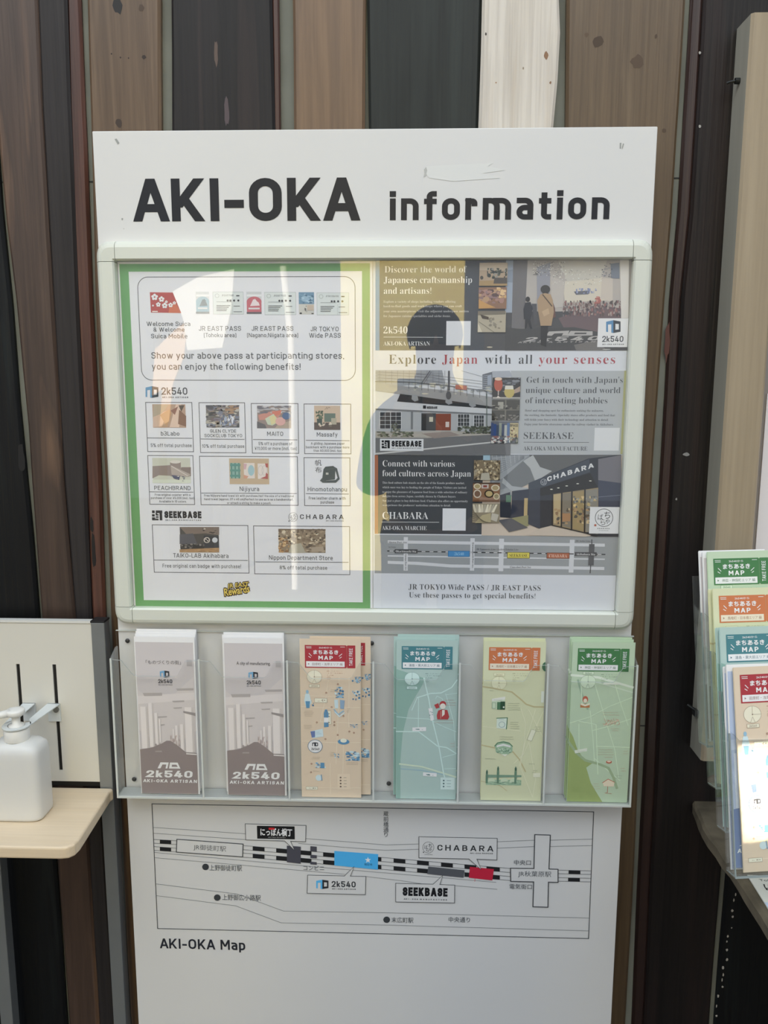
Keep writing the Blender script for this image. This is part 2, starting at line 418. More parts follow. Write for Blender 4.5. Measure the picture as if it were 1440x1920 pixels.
# ------------------------------------------------------------------ flat printing on a vertical face
class Sheet:
    """prints onto the plane y = Y; m maps measured coordinates to (x, z); k divides out the light to get ink colours"""
    def __init__(s, m, Y, k=1.0, step=0.00012, rough=0.55, spec=0.3, grey=0.0):
        s.grey = grey
        s.m, s.Y, s.k, s.step, s.rough, s.spec = m, Y, k, step, rough, spec
        s.mb = MB(); s.cnt = 0
    def ink(s, c): return ink(c, s.k, s.rough, s.spec, s.grey)
    def y(s, l): return s.Y - s.step * l
    def raw(s, polys, c, l):
        y0 = s.y(l); mat = s.ink(c) if isinstance(c, str) else c
        for p in polys:
            s.cnt += 1; y = y0 - (s.cnt % 37) * 3e-6      # later ink lies a hair above earlier ink
            v = [(q[0], y, q[1]) for q in p]
            a = sum(v[i][0] * v[(i + 1) % len(v)][2] - v[(i + 1) % len(v)][0] * v[i][2] for i in range(len(v)))
            if a < 0: v = v[::-1]
            s.mb.add(v, [tuple(range(len(v)))], mat)
    def poly(s, pts, c, l=1): s.raw([[s.m(*p) for p in pts]], c, l)
    def rect(s, x0, y0, x1, y1, c, l=1):
        a, b = s.m(x0, y0), s.m(x1, y1)
        s.raw([[(a[0], b[1]), (b[0], b[1]), (b[0], a[1]), (a[0], a[1])]], c, l)
    def ell(s, x, y, rx, ry, c, l=1, n=20, a0=0, a1=360):
        s.poly([(x + rx * math.cos(math.radians(a0 + (a1 - a0) * i / n)), y + ry * math.sin(math.radians(a0 + (a1 - a0) * i / n))) for i in range(n)], c, l)
    def line(s, pts, w, c, l=2, closed=False):
        """w in metres"""
        P = [s.m(*p) for p in pts]
        s.raw(_stroke(P, closed, w), c, l)
    def ring(s, x, y, rx, ry, w, c, l=2, n=28):
        s.line([(x + rx * math.cos(2 * math.pi * i / n), y + ry * math.sin(2 * math.pi * i / n)) for i in range(n)], w, c, l, True)
    def frame(s, x0, y0, x1, y1, w, c, l=2):
        a, b = s.m(x0, y0), s.m(x1, y1)
        s.raw(_stroke([(a[0], a[1]), (b[0], a[1]), (b[0], b[1]), (a[0], b[1])], True, w), c, l)
    def text(s, t, p0, p1, c, cap, font='din', w=.125, gap=.17, l=3, seg=2, off=None, res=2, level=True, slant=0.0, spacing=1.0):
        """text whose baseline runs from p0 to p1; cap = capital height in measured units; level = set square to the sheet"""
        a, b = Vector(s.m(*p0)), Vector(s.m(*p1))
        q = Vector(s.m(p0[0], p0[1] - cap)); H = (q - a).length
        d = b - a; Wt = d.length
        if level and abs(d.y) < abs(d.x) * .2: b = Vector((b.x, a.y)); d = b - a; mid = (Vector(s.m(*p0)).y + Vector(s.m(*p1)).y) / 2; a = Vector((a.x, mid))
        ex = d.normalized(); ey = Vector((-ex.y, ex.x))
        if font == 'din':
            polys, TW = stroke_text(t, w, gap, seg)
            V = [p for poly in polys for p in poly]; F = []; o = 0
            for poly in polys: F.append(tuple(range(o, o + len(poly)))); o += len(poly)
            x0, sx, sy = 0, Wt / TW, H
        else:
            body = serif_chars(t) if font == 'serif' else t
            if off is None: off = {'serif': -.010, 'sans': .004, 'cjk': .0, 'bold': .02}[font]
            V, F = font_text(body, off, res, spacing)
            xs = [v[0] for v in V]; x0 = min(xs); sx = Wt / (max(xs) - x0); ch = .66 if font == 'serif' else .7
            if font in ('cjk', 'bold'):
                V0, _ = font_text(body, 0.0, res, spacing); ys = [v[1] for v in V0]; y0 = min(ys); ch = max(ys) - y0; V = [(v[0], v[1] - y0) for v in V]
                xs = [v[0] for v in V0]; x0 = min(xs); sx = Wt / (max(xs) - x0)
            elif font == 'serif':
                V0, _ = font_text(serif_chars('H'), 0, 2); ch = max(v[1] for v in V0)
            else:
                V0, _ = font_text('H', 0, 2); ch = max(v[1] for v in V0)
            sy = H / ch
        y = s.y(l); mat = s.ink(c) if isinstance(c, str) else c
        pts = []
        for v in V:
            p = a + ex * ((v[0] - x0) * sx + slant * v[1] * sy) + ey * (v[1] * sy); pts.append((p.x, y, p.y))
        if font == 'din':
            pts = [(pts[i][0], y - (n % 30) * 3e-6, pts[i][2]) for n, fc in enumerate(F) for i in fc]
        s.mb.add(pts, F, mat)
    def scatter(s, x0, y0, x1, y1, n, cols, w, h, l=2, seed=1, jit=.5):
        R = random.Random(seed)
        for _ in range(n):
            x, y = R.uniform(x0, x1), R.uniform(y0, y1); a, b = w * R.uniform(1 - jit, 1 + jit) / 2, h * R.uniform(1 - jit, 1 + jit) / 2
            xa, xb, ya, yb = max(x0, x - a), min(x1, x + a), max(y0, y - b), min(y1, y + b)
            th = R.uniform(0, 1); pts = []
            for q in range(7):
                t = (q + th) * .8976; r = R.uniform(.75, 1.3)
                pts.append((min(x1, max(x0, x + a * r * math.cos(t))), min(y1, max(y0, y + b * r * math.sin(t)))))
            s.poly(pts, R.choice(cols), l)
    def build(s, name, parent): return s.mb.build(name, parent, recalc=False)

def mark_2k(S, x, y, w, h, cl, cr, bg=None, l=4):
    """the little gateway mark: open blue face and dark face with a window"""
    P = lambda u, v: (x + u * w, y + v * h)
    S.poly([P(0, .12), P(.5, 0), P(.5, .3), P(0, .36)], cl, l)
    S.poly([P(0, .36), P(.13, .345), P(.13, .93), P(0, .9)], cl, l)
    S.poly([P(.36, .317), P(.5, .3), P(.5, 1), P(.36, .97)], cl, l)
    S.poly([P(.5, 0), P(1, .1), P(1, .3), P(.5, .27)], cr, l); S.poly([P(.5, .27), P(.64, .28), P(.64, .74), P(.5, .75)], cr, l)
    S.poly([P(.88, .29), P(1, .3), P(1, .72), P(.88, .725)], cr, l); S.poly([P(.5, .75), P(1, .72), P(1, .9), P(.5, 1)], cr, l)
def mark_seek(S, x0, y0, x1, y1, c, l=4):
    X = lambda u: x0 + (x1 - x0) * u
    Y = lambda v: y0 + (y1 - y0) * v
    for a, b, cc, d in ((0, 0, .27, .27), (0, .38, .27, .62), (0, .7, .3, 1), (.36, 0, 1, .27), (.72, .27, 1, 1), (.36, .38, .64, .52), (.36, .6, .64, .74), (.3, .82, .64, 1), (.34, .27, .5, .38)):
        S.rect(X(a), Y(b), X(cc), Y(d), c, l)
def mark_chabara(S, x, y, r, c, w=.0006, l=4):
    S.ring(x, y, r, r, w, c, l)
    for t, dx, dy, k in (('\u3061', .35, -.3, .95), ('\u3083', .38, .42, .7), ('\u3070', -.42, -.08, .8), ('\u3089', -.12, .5, .75)):
        S.text(t, (x + r * (dx - k * .36), y + r * (dy + k * .42)), (x + r * (dx + k * .36), y + r * (dy + k * .42)), c, r * k * .84, 'cjk', l=l, off=.0)
def bubble(S, pts, w, c, bg, l):
    S.poly(pts, bg, l); S.line(pts, w, c, l + 1, True)
# ------------------------------------------------------------------ the setting: ground, plank wall, sunlit street side behind the viewer
g = MB(); g.box((-6, -9, -0.1), (7, 0.16, 0), solid('paving', '#3d3a38', .85, noise=.25, nscale=6, bump=.3, spec=.2))
tag(g.build('floor'), kind='structure')
g = MB(); g.box((-3.2, 0.058, 0), (4.2, 0.16, 4.2), solid('grey_backing_panel', '#76786f', .7, noise=.2, nscale=8, spec=.3))
for zs in (1.745, 0.9): g.box((-3.2, 0.0572, zs), (4.2, 0.0585, zs + .002), solid('panel_seam', '#2a2c2c', .8))
wall = tag(g.build('wall_back'), kind='structure')

def edge(pts, Y):
    q = sorted([(p.z, p.x) for p in (on_y(*a, Y) for a in pts)])
    def f(z):
        if z <= q[0][0]: return q[0][1]
        if z >= q[-1][0]: return q[-1][1]
        for (z0, x0), (z1, x1) in zip(q, q[1:]):
            if z0 <= z <= z1: return x0 + (x1 - x0) * (z - z0) / (z1 - z0)
    return f, [a[0] for a in q]
RW = random.Random(3)
def plank(left, right, Y, mat, wav=0.002, knots=(), label=None, depth=None):
    fl, zl = edge(left, Y); fr, zr = edge(right, Y)
    zs = sorted(set([0.0, 4.2] + [z for z in zl + zr if 0 < z < 4.2] + [i * .12 for i in range(1, 35)]))
    ph = RW.uniform(0, 9); n = len(zs); mb = MB(); v = []
    back = 0.0582
    for z in zs:
        w1 = wav * (math.sin(z * 5.1 + ph) + .6 * math.sin(z * 12.3 + ph * 2)); w2 = wav * (math.sin(z * 4.3 + ph * 3) + .6 * math.sin(z * 13.7 + ph))
        x0, x1 = fl(z) + w1, fr(z) + w2; bv = min(.004, (x1 - x0) * .2)
        v += [(x0, back, z), (x0, Y + bv, z), (x0 + bv, Y, z), (x1 - bv, Y, z), (x1, Y + bv, z), (x1, back, z)]
    f = []
    for i in range(n - 1):
        for k in range(6):
            a = i * 6 + k; b = i * 6 + (k + 1) % 6
            f.append((a, b, b + 6, a + 6))
    f += [tuple(range(6)), tuple((n - 1) * 6 + k for k in range(6))]
    mb.add(v, f, mat)
    for kx, ky, rx, ry, c in knots:
        p = on_y(kx, ky, Y); R = random.Random(kx)
        pts = [(p.x + rx * math.cos(t * .524) * R.uniform(.75, 1.2), Y - .0002, p.z + ry * math.sin(t * .524) * R.uniform(.75, 1.2)) for t in range(12)]
        mb.add(pts, [tuple(range(12))], solid('knot_' + c, c, .6))
    o = mb.build('plank', wall)
    if label: o['label'] = label
    return o
W1 = wood('plank_brown', '#57453a', '#352a25', '#7d614c', seed=1, band=.6)
W2 = wood('plank_slate', '#363232', '#272526', None, seed=2, spec=.3, rough=.5)
W3 = wood('plank_red', '#654034', '#3a251f', '#7a5245', seed=3)
W4 = wood('plank_tan', '#6d5843', '#54412f', '#877058', seed=4, band=.5)
W5 = wood('plank_charcoal', '#2a2728', '#1e1d1e', '#3f3432', seed=5, band=.5, spec=.3, rough=.5)
W6 = wood('plank_light_brown', '#83694f', '#675240', '#93796a', seed=6, band=.5)
W7 = wood('plank_green_black', '#2b302e', '#1e2221', '#333a37', seed=7, band=.5, spec=.3, rough=.5)
W8 = wood('plank_whitewashed', '#e4ded4', '#c9c0b2', '#b9a78f', seed=8, band=.4, rough=.6)
W9 = wood('plank_ochre', '#69563f', '#544431', '#77654e', seed=9, band=.4)
W10 = wood('plank_dark', '#221d1c', '#151313', '#30221f', seed=10, band=.4, spec=.3, rough=.5)
W11 = wood('plank_black', '#101315', '#090a0c', '#1e2626', seed=11, band=.4, spec=.3, rough=.5)
W12 = wood('plank_rust_edge', '#3d2822', '#231917', None, seed=12)
AR = [(0, 380), (18, 560), (33, 750), (45, 860), (60, 1000), (72, 1160)]
BL = [(0, 290), (12, 420), (28, 560), (40, 700), (50, 800), (57, 900), (65, 1000), (77, 1160)]
B1 = [(70, 0), (78, 200), (100, 560), (118, 900), (140, 1160)]
B2 = [(125, 0), (130, 200), (145, 560), (160, 900), (172, 1160)]
B3 = [(150, 0), (156, 200), (172, 560), (189, 900), (199, 1160)]
for i, (xa, xb, m) in enumerate(((-470, -215, W5), (-720, -482, W1), (-1010, -735, W2), (-1330, -1022, W7), (-1700, -1345, W10), (-2300, -1715, W4))): plank([(xa, 500)], [(xb, 500)], .0465, m, .0012)
plank([(-205, 500)], AR, .0480, W11, .001, label='black charred plank with grey knot scar', knots=((40, 860, .006, .025, '#0b0b0c'),))
plank(BL, B1, .0455, W1, .001, label='brown plank with pale pointed grain')
plank(B1, B2, .046, W2, .001, label='slate grey plank')
plank(B2, B3, .0500, W3, .001, label='narrow reddish plank', knots=((172, 985, .003, .012, '#161212'), (176, 1035, .0035, .03, '#161212')))
plank([(163, 0), (169, 200), (179, 560), (196, 900), (206, 1160)], [(302, 0), (301, 240)], .046, W4, .0012, label='tan plank with dark knots',
      knots=((220, 10, .007, .012, '#1c1a1b'), (223, 231, .005, .006, '#3a2c22'), (270, 107, .003, .003, '#2b1d16'), (241, 109, .0012, .0012, '#2b1d16'), (226, 108, .0012, .0014, '#2b1d16'), (209, 101, .0012, .0012, '#2b1d16'), (265, 15, .004, .005, '#4c3b2d')))
plank([(318, 0), (321, 240)], [(509, 0), (515, 240)], .046, W5, .001, label='charcoal plank', knots=((405, 100, .003, .018, '#5a4a42'), (425, 210, .004, .02, '#4f4346')))
plank([(511, 0), (516, 240)], [(523, 0), (526, 240)], .0495, W3, .001)
plank([(546, 0), (550, 240)], [(685, 0), (683, 240)], .046, W6, .0012, label='light brown plank')
plank([(689, 0), (690, 240)], [(902, 0), (897, 240)], .0475, W7, .001, label='dark green black plank')
plank([(905, 0), (903, 100), (899, 240)], [(1049, 0), (1051, 60), (1046, 150), (1038, 240)], .0420, W8, .0012, label='white washed plank with a curved edge',
      knots=((1024, 104, .003, .005, '#8d6a4e'), (911, 64, .0012, .002, '#3b302a'), (1032, 155, .0014, .002, '#8b6a50'), (930, 155, .001, .001, '#a07a55'), (981, 128, .001, .002, '#94846f')))
plank([(1064, 0), (1060, 240)], [(1285, 0), (1275, 190), (1262, 400), (1248, 560), (1229, 831), (1218, 1020), (1208, 1200), (1195, 1500), (1175, 1900)], .046, W9, .0008, label='ochre brown plank with round knots',
      knots=((1121, 78, .008, .008, '#453423'), (1195, 116, .009, .009, '#52402f'), (1230, 68, .002, .003, '#4a3828'), (1245, 245, .003, .003, '#4c3a29'), (1100, 65, .003, .003, '#5b4835')))
IL = [(1296, 0), (1285, 190), (1273, 400), (1257, 560), (1241, 831), (1230, 1020), (1218, 1200), (1205, 1500), (1186, 1900)]
I2 = [(x + 22, y) for x, y in IL]
plank(IL, I2, .0520, W12, .0008, label='rusty dark plank edge', knots=((1251, 640, .004, .03, '#5a352c'),))
flecks = ((1312, 99, .0018, .0018, '#a7a5a0'), (1312, 237, .0018, .002, '#a7a5a0'), (1287, 852, .005, .003, '#8d8d8b'), (1268, 936, .0015, .002, '#8d8d8b'))
plank(I2, [(1355, 1620), (1331, 1920)], .0515, W10, .0008, label='dark brown plank with pale flecks', knots=flecks)
plank([(1364, 1620), (1341, 1920)], [(1560, 800)], .0515, W11, .001, label='black plank with flaked white paint',
      knots=tuple((1377 - i * 2.2 + RW.uniform(-3, 4), 1675 + i * 15 + RW.uniform(-6, 6), RW.uniform(.001, .002), RW.uniform(.001, .0035), '#b5b1a8') for i in range(16)))

for i, (xa, xb, m) in enumerate(((1572, 1800, W9), (1812, 2010, W5), (2022, 2300, W7), (2312, 2600, W1), (2612, 3000, W10), (3012, 3500, W4), (3512, 5000, W2))): plank([(xa, 800)], [(xb, 800)], .0515, m, .0012)

# the sunlit side of the street behind the viewer, which the glass mirrors
def mirror(px, py, Yv):
    p = on_y(px, py, Yv); return (p.x, -Yv, p.z)
a = mirror(640, 700, 5.0)[0]; b = mirror(868, 700, 5.0)[0]
g = MB(); g.box((a, -5.6, 0), (b, -5.0, 3.6), solid('yellow_render', '#f6dd9c', .85, noise=.12, nscale=3))
tag(g.build('wall_front'), kind='structure')
pts = [mirror(*q, 4.6) for q in ((325, 547), (372, 520), (440, 505), (434, 581), (417, 652), (352, 657), (345, 600))]
g = MB(); g.prism([(p[0], p[2]) for p in pts], 'y', -4.62, -4.6, solid('white_awning_cloth', '#eef0f2', .8))
p0 = mirror(395, 650, 4.6)
g.tube([(p0[0], -4.66, 0), (p0[0], -4.66, p0[2] + .5)], .03, solid('pole_steel', '#8b8d8e', .4, .8))
tag(g.build('mirrored_cloth'), 'white cloth banner on a pole across the street, seen mirrored in the glass', 'banner')
pts = [mirror(*q, 4.7) for q in ((292, 655), (330, 618), (352, 602), (346, 668), (325, 720), (318, 790), (300, 800), (306, 730), (286, 742))]
g = MB(); g.prism([(p[0], p[2]) for p in pts], 'y', -4.72, -4.7, solid('added_peach_cloth', '#e2bf9f', .8))  # added cloth whose mirror image makes the peach light patches in the cover
g.tube([(pts[6][0], -4.75, 0), (pts[6][0], -4.75, pts[2][2])], .03, solid('pole_steel', '#8b8d8e', .4, .8))
tag(g.build('mirrored_cloth'), 'ragged peach cloth added across the street for the light patches mirrored in the glass', 'banner')
p0, p1 = mirror(531, 500, 4.4), mirror(546, 640, 4.4)
g = MB(); g.tube([(p1[0], -4.4, 0), p1, p0], .022, solid('white_post_paint', '#f4f4f2', .5))
tag(g.build('street_pole'), 'thin white pole across the street, seen mirrored in the glass', 'pole')
# ------------------------------------------------------------------ the information board
BW, BT = 0.79, 1.80
WHITE = solid('board_white_laminate', '#dddddb', .45, spec=.4, noise=.012, nscale=5)
g = MB(); g.box((0, 0, 0), (BW, .022, BT), WHITE)
board = tag(g.build('information_board', bevel=.0012), 'tall white information board with black headline lettering and line map', 'information board')
mY = lambda Y: (lambda x, y: (lambda p: (p.x, p.z))(on_y(x, y, Y)))
DK = '#212329'
S = Sheet(mY(0), -.0003, 1.15, rough=.4)
S.text('AKI-OKA', (250, 416), (676, 413), DK, 80, w=.19, gap=.115, seg=6, l=1)
S.build('headline', board)['label'] = 'large black headline AKI-OKA'
S = Sheet(mY(0), -.0003, 1.15, rough=.4)
S.text('information', (731, 414), (1142, 410), DK, 54, w=.185, gap=.17, seg=6, l=1)
S.build('headline', board)['label'] = 'black headline word information'
for q in ((( [(795, 322), (800, 312), (850, 309), (924, 306), (915, 312), (948, 319), (905, 325), (938, 334), (850, 340), (805, 334)], '#c9cac7'), ([(795, 318), (799, 313), (801, 320), (798, 330), (794, 333), (796, 325)], '#a9aaa6')),
          (([(215, 261), (219, 260), (224, 268), (221, 271)], '#8f918e'),), (([(1162, 268), (1165, 268), (1164, 279), (1162, 278)], '#8f918e'), ([(1168, 269), (1170, 270), (1167, 280), (1166, 276)], '#8f918e')),
          (([(228, 409), (231, 409), (230, 413), (228, 412)], '#8f918e'),), (([(231, 428), (234, 429), (232, 430)], '#a5a6a3'),)):
    S = Sheet(mY(0), -.0003, 1.3, rough=.6)
    for l, (pts, c) in enumerate(q): S.poly(pts, c, l + 1)
    S.build('scuff_mark', board)

# route map printed on the lower part
S = Sheet(mY(0), -.0003, 1.75, rough=.4)
ln = '#37393b'; th = .0009; tn = .0006
S.line([(285, 1507), (1113, 1522), (1103.5, 1759.5), (295.7, 1740.7)], .0012, ln, 1, True)
for pts in ([(287, 1551), (460, 1563)], [(288, 1562), (461, 1574)], [(573, 1572), (650, 1578), (724, 1584), (787, 1582)], [(560, 1581), (640, 1588), (722, 1594), (788, 1592)],
            [(932, 1578), (1002, 1575)], [(932, 1590), (1001, 1587)], [(1031, 1575), (1110, 1573)], [(1031, 1587), (1110, 1585)],
            [(290, 1598), (455, 1613), (660, 1631), (930, 1654)], [(291, 1608), (455, 1622), (646, 1639)], [(686, 1643), (760, 1652), (816, 1661)], [(850, 1660), (932, 1667)],
            [(293, 1657), (445, 1676), (532, 1708), (720, 1711), (1105, 1721)], [(294, 1679), (442, 1698), (527, 1730), (720, 1734), (1104, 1745)]):
    S.line(pts, tn, '#55585a', 1)
def track(x0, y0, x1, y1, blocks, h=7.0):
    """two-line railway strip with black blocks between"""
    f = lambda x: y0 + (y1 - y0) * (x - x0) / (x1 - x0)
    S.line([(x0, y0), (x1, y1)], tn, ln, 2); S.line([(x0, y0 + h), (x1, y1 + h)], tn, ln, 2)
    for a, b in blocks: S.poly([(a, f(a)), (b, f(b)), (b, f(b) + h), (a, f(a) + h)], '#1c1d1f', 3)
track(288, 1573.5, 332, 1576, ((300, 321),)); track(289, 1587, 332, 1590, ((300, 321),))
t1 = ((474, 496), (518, 540), (564, 584), (606, 628), (708, 715), (738, 760), (782, 804), (827, 849), (871, 893), (912, 937))
track(456, 1585, 957, 1628, t1, 7.6); track(456, 1599, 957, 1643, t1, 7.6)
track(1046, 1631, 1107, 1632.5, ((1066, 1088),), 6.6); track(1046, 1645, 1107, 1646.5, ((1065, 1087),), 6.6)
wp = WHITE
S.poly([(332, 1573), (456, 1582), (455, 1606), (331, 1597)], wp, 4); S.line([(332, 1573), (456, 1582), (455, 1606), (331, 1597)], .0014, ln, 5, True)
S.text('JR御徒町駅', (363, 1594), (424, 1598), '#4a4d4d', 12, 'cjk', l=6, level=False)
S.poly([(538, 1585), (564, 1587), (564, 1619), (538, 1616)], '#3d3d44', 5)
for q in ([(582, 1586), (594, 1587), (594, 1596), (582, 1595)], [(582, 1602), (594, 1603), (594, 1609), (582, 1608)], [(582, 1615), (594, 1616), (594, 1621), (582, 1620)]): S.poly(q, '#3d3d44', 5)
S.poly([(627, 1595), (709, 1601), (708.5, 1630), (627, 1622)], '#3f8fc9', 5)
S.poly([(690 + (6 if i % 2 == 0 else 2.4) * math.sin(i * .628), 1612 - (6 if i % 2 == 0 else 2.4) * math.cos(i * .628)) for i in range(10)], '#c9d6dd', 6)
S.text('現在地', (683, 1622), (698, 1623), '#1f3b52', 4.5, 'cjk', l=6)
S.text('コンビニ', (569, 1630), (608, 1632), '#44474a', 8.5, 'cjk', l=6)
bubble(S, [(460, 1544), (574, 1547), (573, 1577.5), (545, 1576.5), (552, 1593), (534, 1576), (461, 1574)], th, ln, wp, 6)
S.rect(482, 1547.5, 553, 1573, '#17181a', 8)
S.text('にっぽん横丁', (489, 1566), (548, 1567), '#c9c9c5', 14, 'bold', l=9, off=.03); S.rect(504, 1551, 515, 1555, '#a8282c', 9)
S.text('AKI-OKA GOURMET', (503, 1570), (536, 1570.5), '#8d8d8b', 1.8, l=9)
bubble(S, [(577, 1640), (646, 1641.5), (664, 1624), (657, 1642), (686, 1642.5), (685, 1676.5), (576, 1674)], th, ln, wp, 6)
mark_2k(S, 593, 1648.5, 23, 17.5, '#4a93c4', '#24262a', l=8); S.text('2k540', (622, 1662), (667, 1663), '#2b2d30', 11, w=.17, gap=.14, l=8); S.text('AKI-OKA ARTISAN', (622.5, 1667), (667, 1667.5), '#3b3d40', 2.4, w=.2, gap=.3, l=8)
bubble(S, [(742, 1655), (812, 1657), (830, 1640.5), (824.5, 1657.5), (852.5, 1658.5), (852, 1692), (742, 1690)], th, ln, wp, 8)
S.poly([(803, 1624), (871, 1631), (869, 1645), (801, 1638)], '#45474b', 6)
S.text('SEEKBASE', (755, 1679), (839, 1679.5), '#17181b', 16, w=.27, gap=.1, l=10); S.text('AKI-OKA MANUFACTURE', (757, 1686), (838, 1687), '#3b3d40', 2.4, w=.2, gap=.5, l=10)
S.poly([(881, 1624.5), (926, 1629), (923, 1650), (879, 1645)], '#9c1f33', 6); S.line([(890.5, 1647), (890, 1652)], tn, '#b0353f', 6)
bubble(S, [(785.5, 1568), (932, 1571), (931.5, 1611.5), (894, 1610), (902, 1629.5), (879, 1609.5), (785.5, 1607.5)], th, ln, wp, 8)
mark_chabara(S, 803, 1588, 10.4, '#2a2c2e', .0005, l=10); S.rect(793, 1596, 795, 1598, '#2a2c2e', 10); S.text('CHABARA', (796, 1602), (811, 1602.3), '#2a2c2e', 1.6, l=10)
S.text('CHABARA', (820, 1594), (925, 1595), '#2a2c2e', 10.5, w=.16, gap=.34, l=10); S.text('AKI-OKA MARCHE', (881, 1600), (924, 1600.3), '#2a2c2e', 2.3, w=.16, gap=.3, l=10)
cross = [(957, 1627), (1001, 1627.5), (1002.5, 1564), (1031.5, 1565), (1029, 1628.5), (1046, 1629), (1046, 1653.5), (1028, 1653), (1027, 1700), (999, 1699), (1000.5, 1652.5), (957.5, 1651.5)]
bubble(S, cross, .0015, ln, wp, 8)
S.text('JR秋葉原駅', (971, 1644), (1033, 1645), '#44474a', 12, 'cjk', l=10); S.text('中央口', (963.5, 1621), (995, 1621), '#44474a', 9.5, 'cjk', l=10); S.text('電気街口', (955, 1666), (997, 1666), '#44474a', 9.5, 'cjk', l=10)
for x, y in ((385.5, 1625), (407.5, 1682.5), (725, 1724)): S.ell(x, y, 6.3, 6, '#303335', 3)
S.text('上野御徒町駅', (393, 1632), (454, 1633), '#44474a', 11, 'cjk', l=3); S.text('上野御広小路駅', (417, 1688), (489, 1688), '#44474a', 11, 'cjk', l=3)
S.text('末広町駅', (734, 1730), (775, 1730), '#44474a', 10.5, 'cjk', l=3); S.text('中央通り', (841, 1729), (881, 1729), '#44474a', 10, 'cjk', l=3)
for i, ch in enumerate('蔵前橋通'): S.text(ch, (719, 1530 + i * 10), (728.5, 1530 + i * 10), '#3c3f41', 9.3, 'cjk', l=3)
S.text('り', (720.5, 1569), (727, 1569), '#3c3f41', 9, 'cjk', l=3)
S.build('route_map', board)['label'] = 'line map of railway, stations and shop boxes printed on white'
S = Sheet(mY(0), -.0003, 1.7, rough=.4)
S.text('AKI-OKA Map', (300, 1778), (460, 1781), DK, 18.5, w=.165, gap=.15, l=1, seg=3)
S.build('map_caption', board)['label'] = 'black caption AKI-OKA Map'

# raised snap frame with rounded corner caps and clear cover
fr = MB(); FRM = solid('frame_pale_green_plastic', '#dcdfd3', .32, spec=.5)
CAPM = solid('corner_cap_plastic', '#d9dcd0', .35, spec=.5)
ZT, ZB = 1.6495, 1.0825; wf = .0275; h = .017; cz = .030
prof = [(0, 0), (0, h - .003), (.002, h), (.0175, h), (.0215, h - .0012), (.0245, h - .004), (.0268, h - .0085), (.0275, h - .013), (.0275, 0)]
def bar(axis, a, b, base, sgn):
    mb = MB(); poly = []
    if axis == 'x': poly = [(-q, base + sgn * d) for d, q in prof]; mb.prism(poly, 'x', a, b, FRM)
    else: poly = [(base + sgn * d, -q) for d, q in prof]; mb.prism(poly, 'z', a, b, FRM)
    return mb.build('frame_bar', frame)
frame = tag(empty('snap_frame', (0, 0, 0)), None); frame.parent = board
bar('x', cz, BW - cz, ZT - wf, 1); bar('x', cz, BW - cz, ZB + wf, -1)
bar('z', ZB + cz, ZT - cz, wf, -1); bar('z', ZB + cz, ZT - cz, BW - wf, 1)
def cap(cx, czz, sx, sz):
    """quarter-round corner piece swept from the bar profile"""
    mb = MB(); v = []; n = 8; e = cz - wf - .0007
    k = 1.01
    P = [(d, q * k) for d, q in prof]
    # sweep: straight run, quarter turn about the inner corner with a small radius, straight run
    ring = []
    for t in range(n + 1):
        a = t / n * math.pi / 2
        ring.append((math.cos(a), math.sin(a)))
    secs = []
    for (d, q) in P: pass
    def sec(ox, oz, ux, uz): return [(cx + sx * (ox + ux * d), -q, czz + sz * (oz + uz * d)) for d, q in P]
    secs.append(sec(0, -e, 1, 0))
    for c, s_ in ring:
        # superelliptic outer corner so that the outside is a wide round
        f = (abs(c) ** 3 + abs(s_) ** 3) ** (-1 / 3)
        secs.append(sec(0, 0, c * f, s_ * f))
    secs.append(sec(-e, 0, 0, 1))
    m = len(P)
    for s_ in secs: v += s_
    f = []
    for i in range(len(secs) - 1):
        for j in range(m): f.append((i * m + j, i * m + (j + 1) % m, (i + 1) * m + (j + 1) % m, (i + 1) * m + j))
    f += [tuple(range(m)), tuple((len(secs) - 1) * m + j for j in range(m))]
    mb.add(v, f, CAPM); return mb.build('corner_cap', frame, smooth=False)
cap(wf, ZT - wf, -1, 1); cap(BW - wf, ZT - wf, 1, 1); cap(wf, ZB + wf, -1, -1); cap(BW - wf, ZB + wf, 1, -1)
GL_X0, GL_X1, GL_Z0, GL_Z1 = wf - .001, BW - wf + .001, ZB + wf - .001, ZT - wf + .001
g = MB(); g.box((GL_X0, -.0090, GL_Z0), (GL_X1, -.0070, GL_Z1), clear('cover_sheet_acrylic', (.998, 1, .998), 1.55, .015))
cv = g.build('cover_sheet', frame); cv['label'] = 'clear glossy cover with reflections'
# ------------------------------------------------------------------ the two posters under the cover
YP = -.0022
KP = 1.38
mp = mY(YP)
def sheet_body(name, x0, x1, z0, z1, c):
    g = MB(); g.box((x0, YP, z0), (x1, -.0008, z1), ink(c, KP, .5)); return g.build(name)
XM = on_y(699, 800, YP).x
pl = tag(sheet_body('poster', GL_X0 + .0015, XM - .0004, GL_Z0 + .0015, GL_Z1 - .0015, '#cfcfd2'),
         'green bordered poster of shop coupons and travel pass offers, left one in the frame', 'poster')
pr = tag(sheet_body('poster', XM + .0004, GL_X1 - .0015, GL_Z0 + .0015, GL_Z1 - .0015, '#c6c8cd'),
         'poster headed Explore Japan with all your senses, photos on dark panels', 'poster')
def new(): return Sheet(mp, YP, KP, rough=.5, grey=.22)
TX = '#4b4c50'
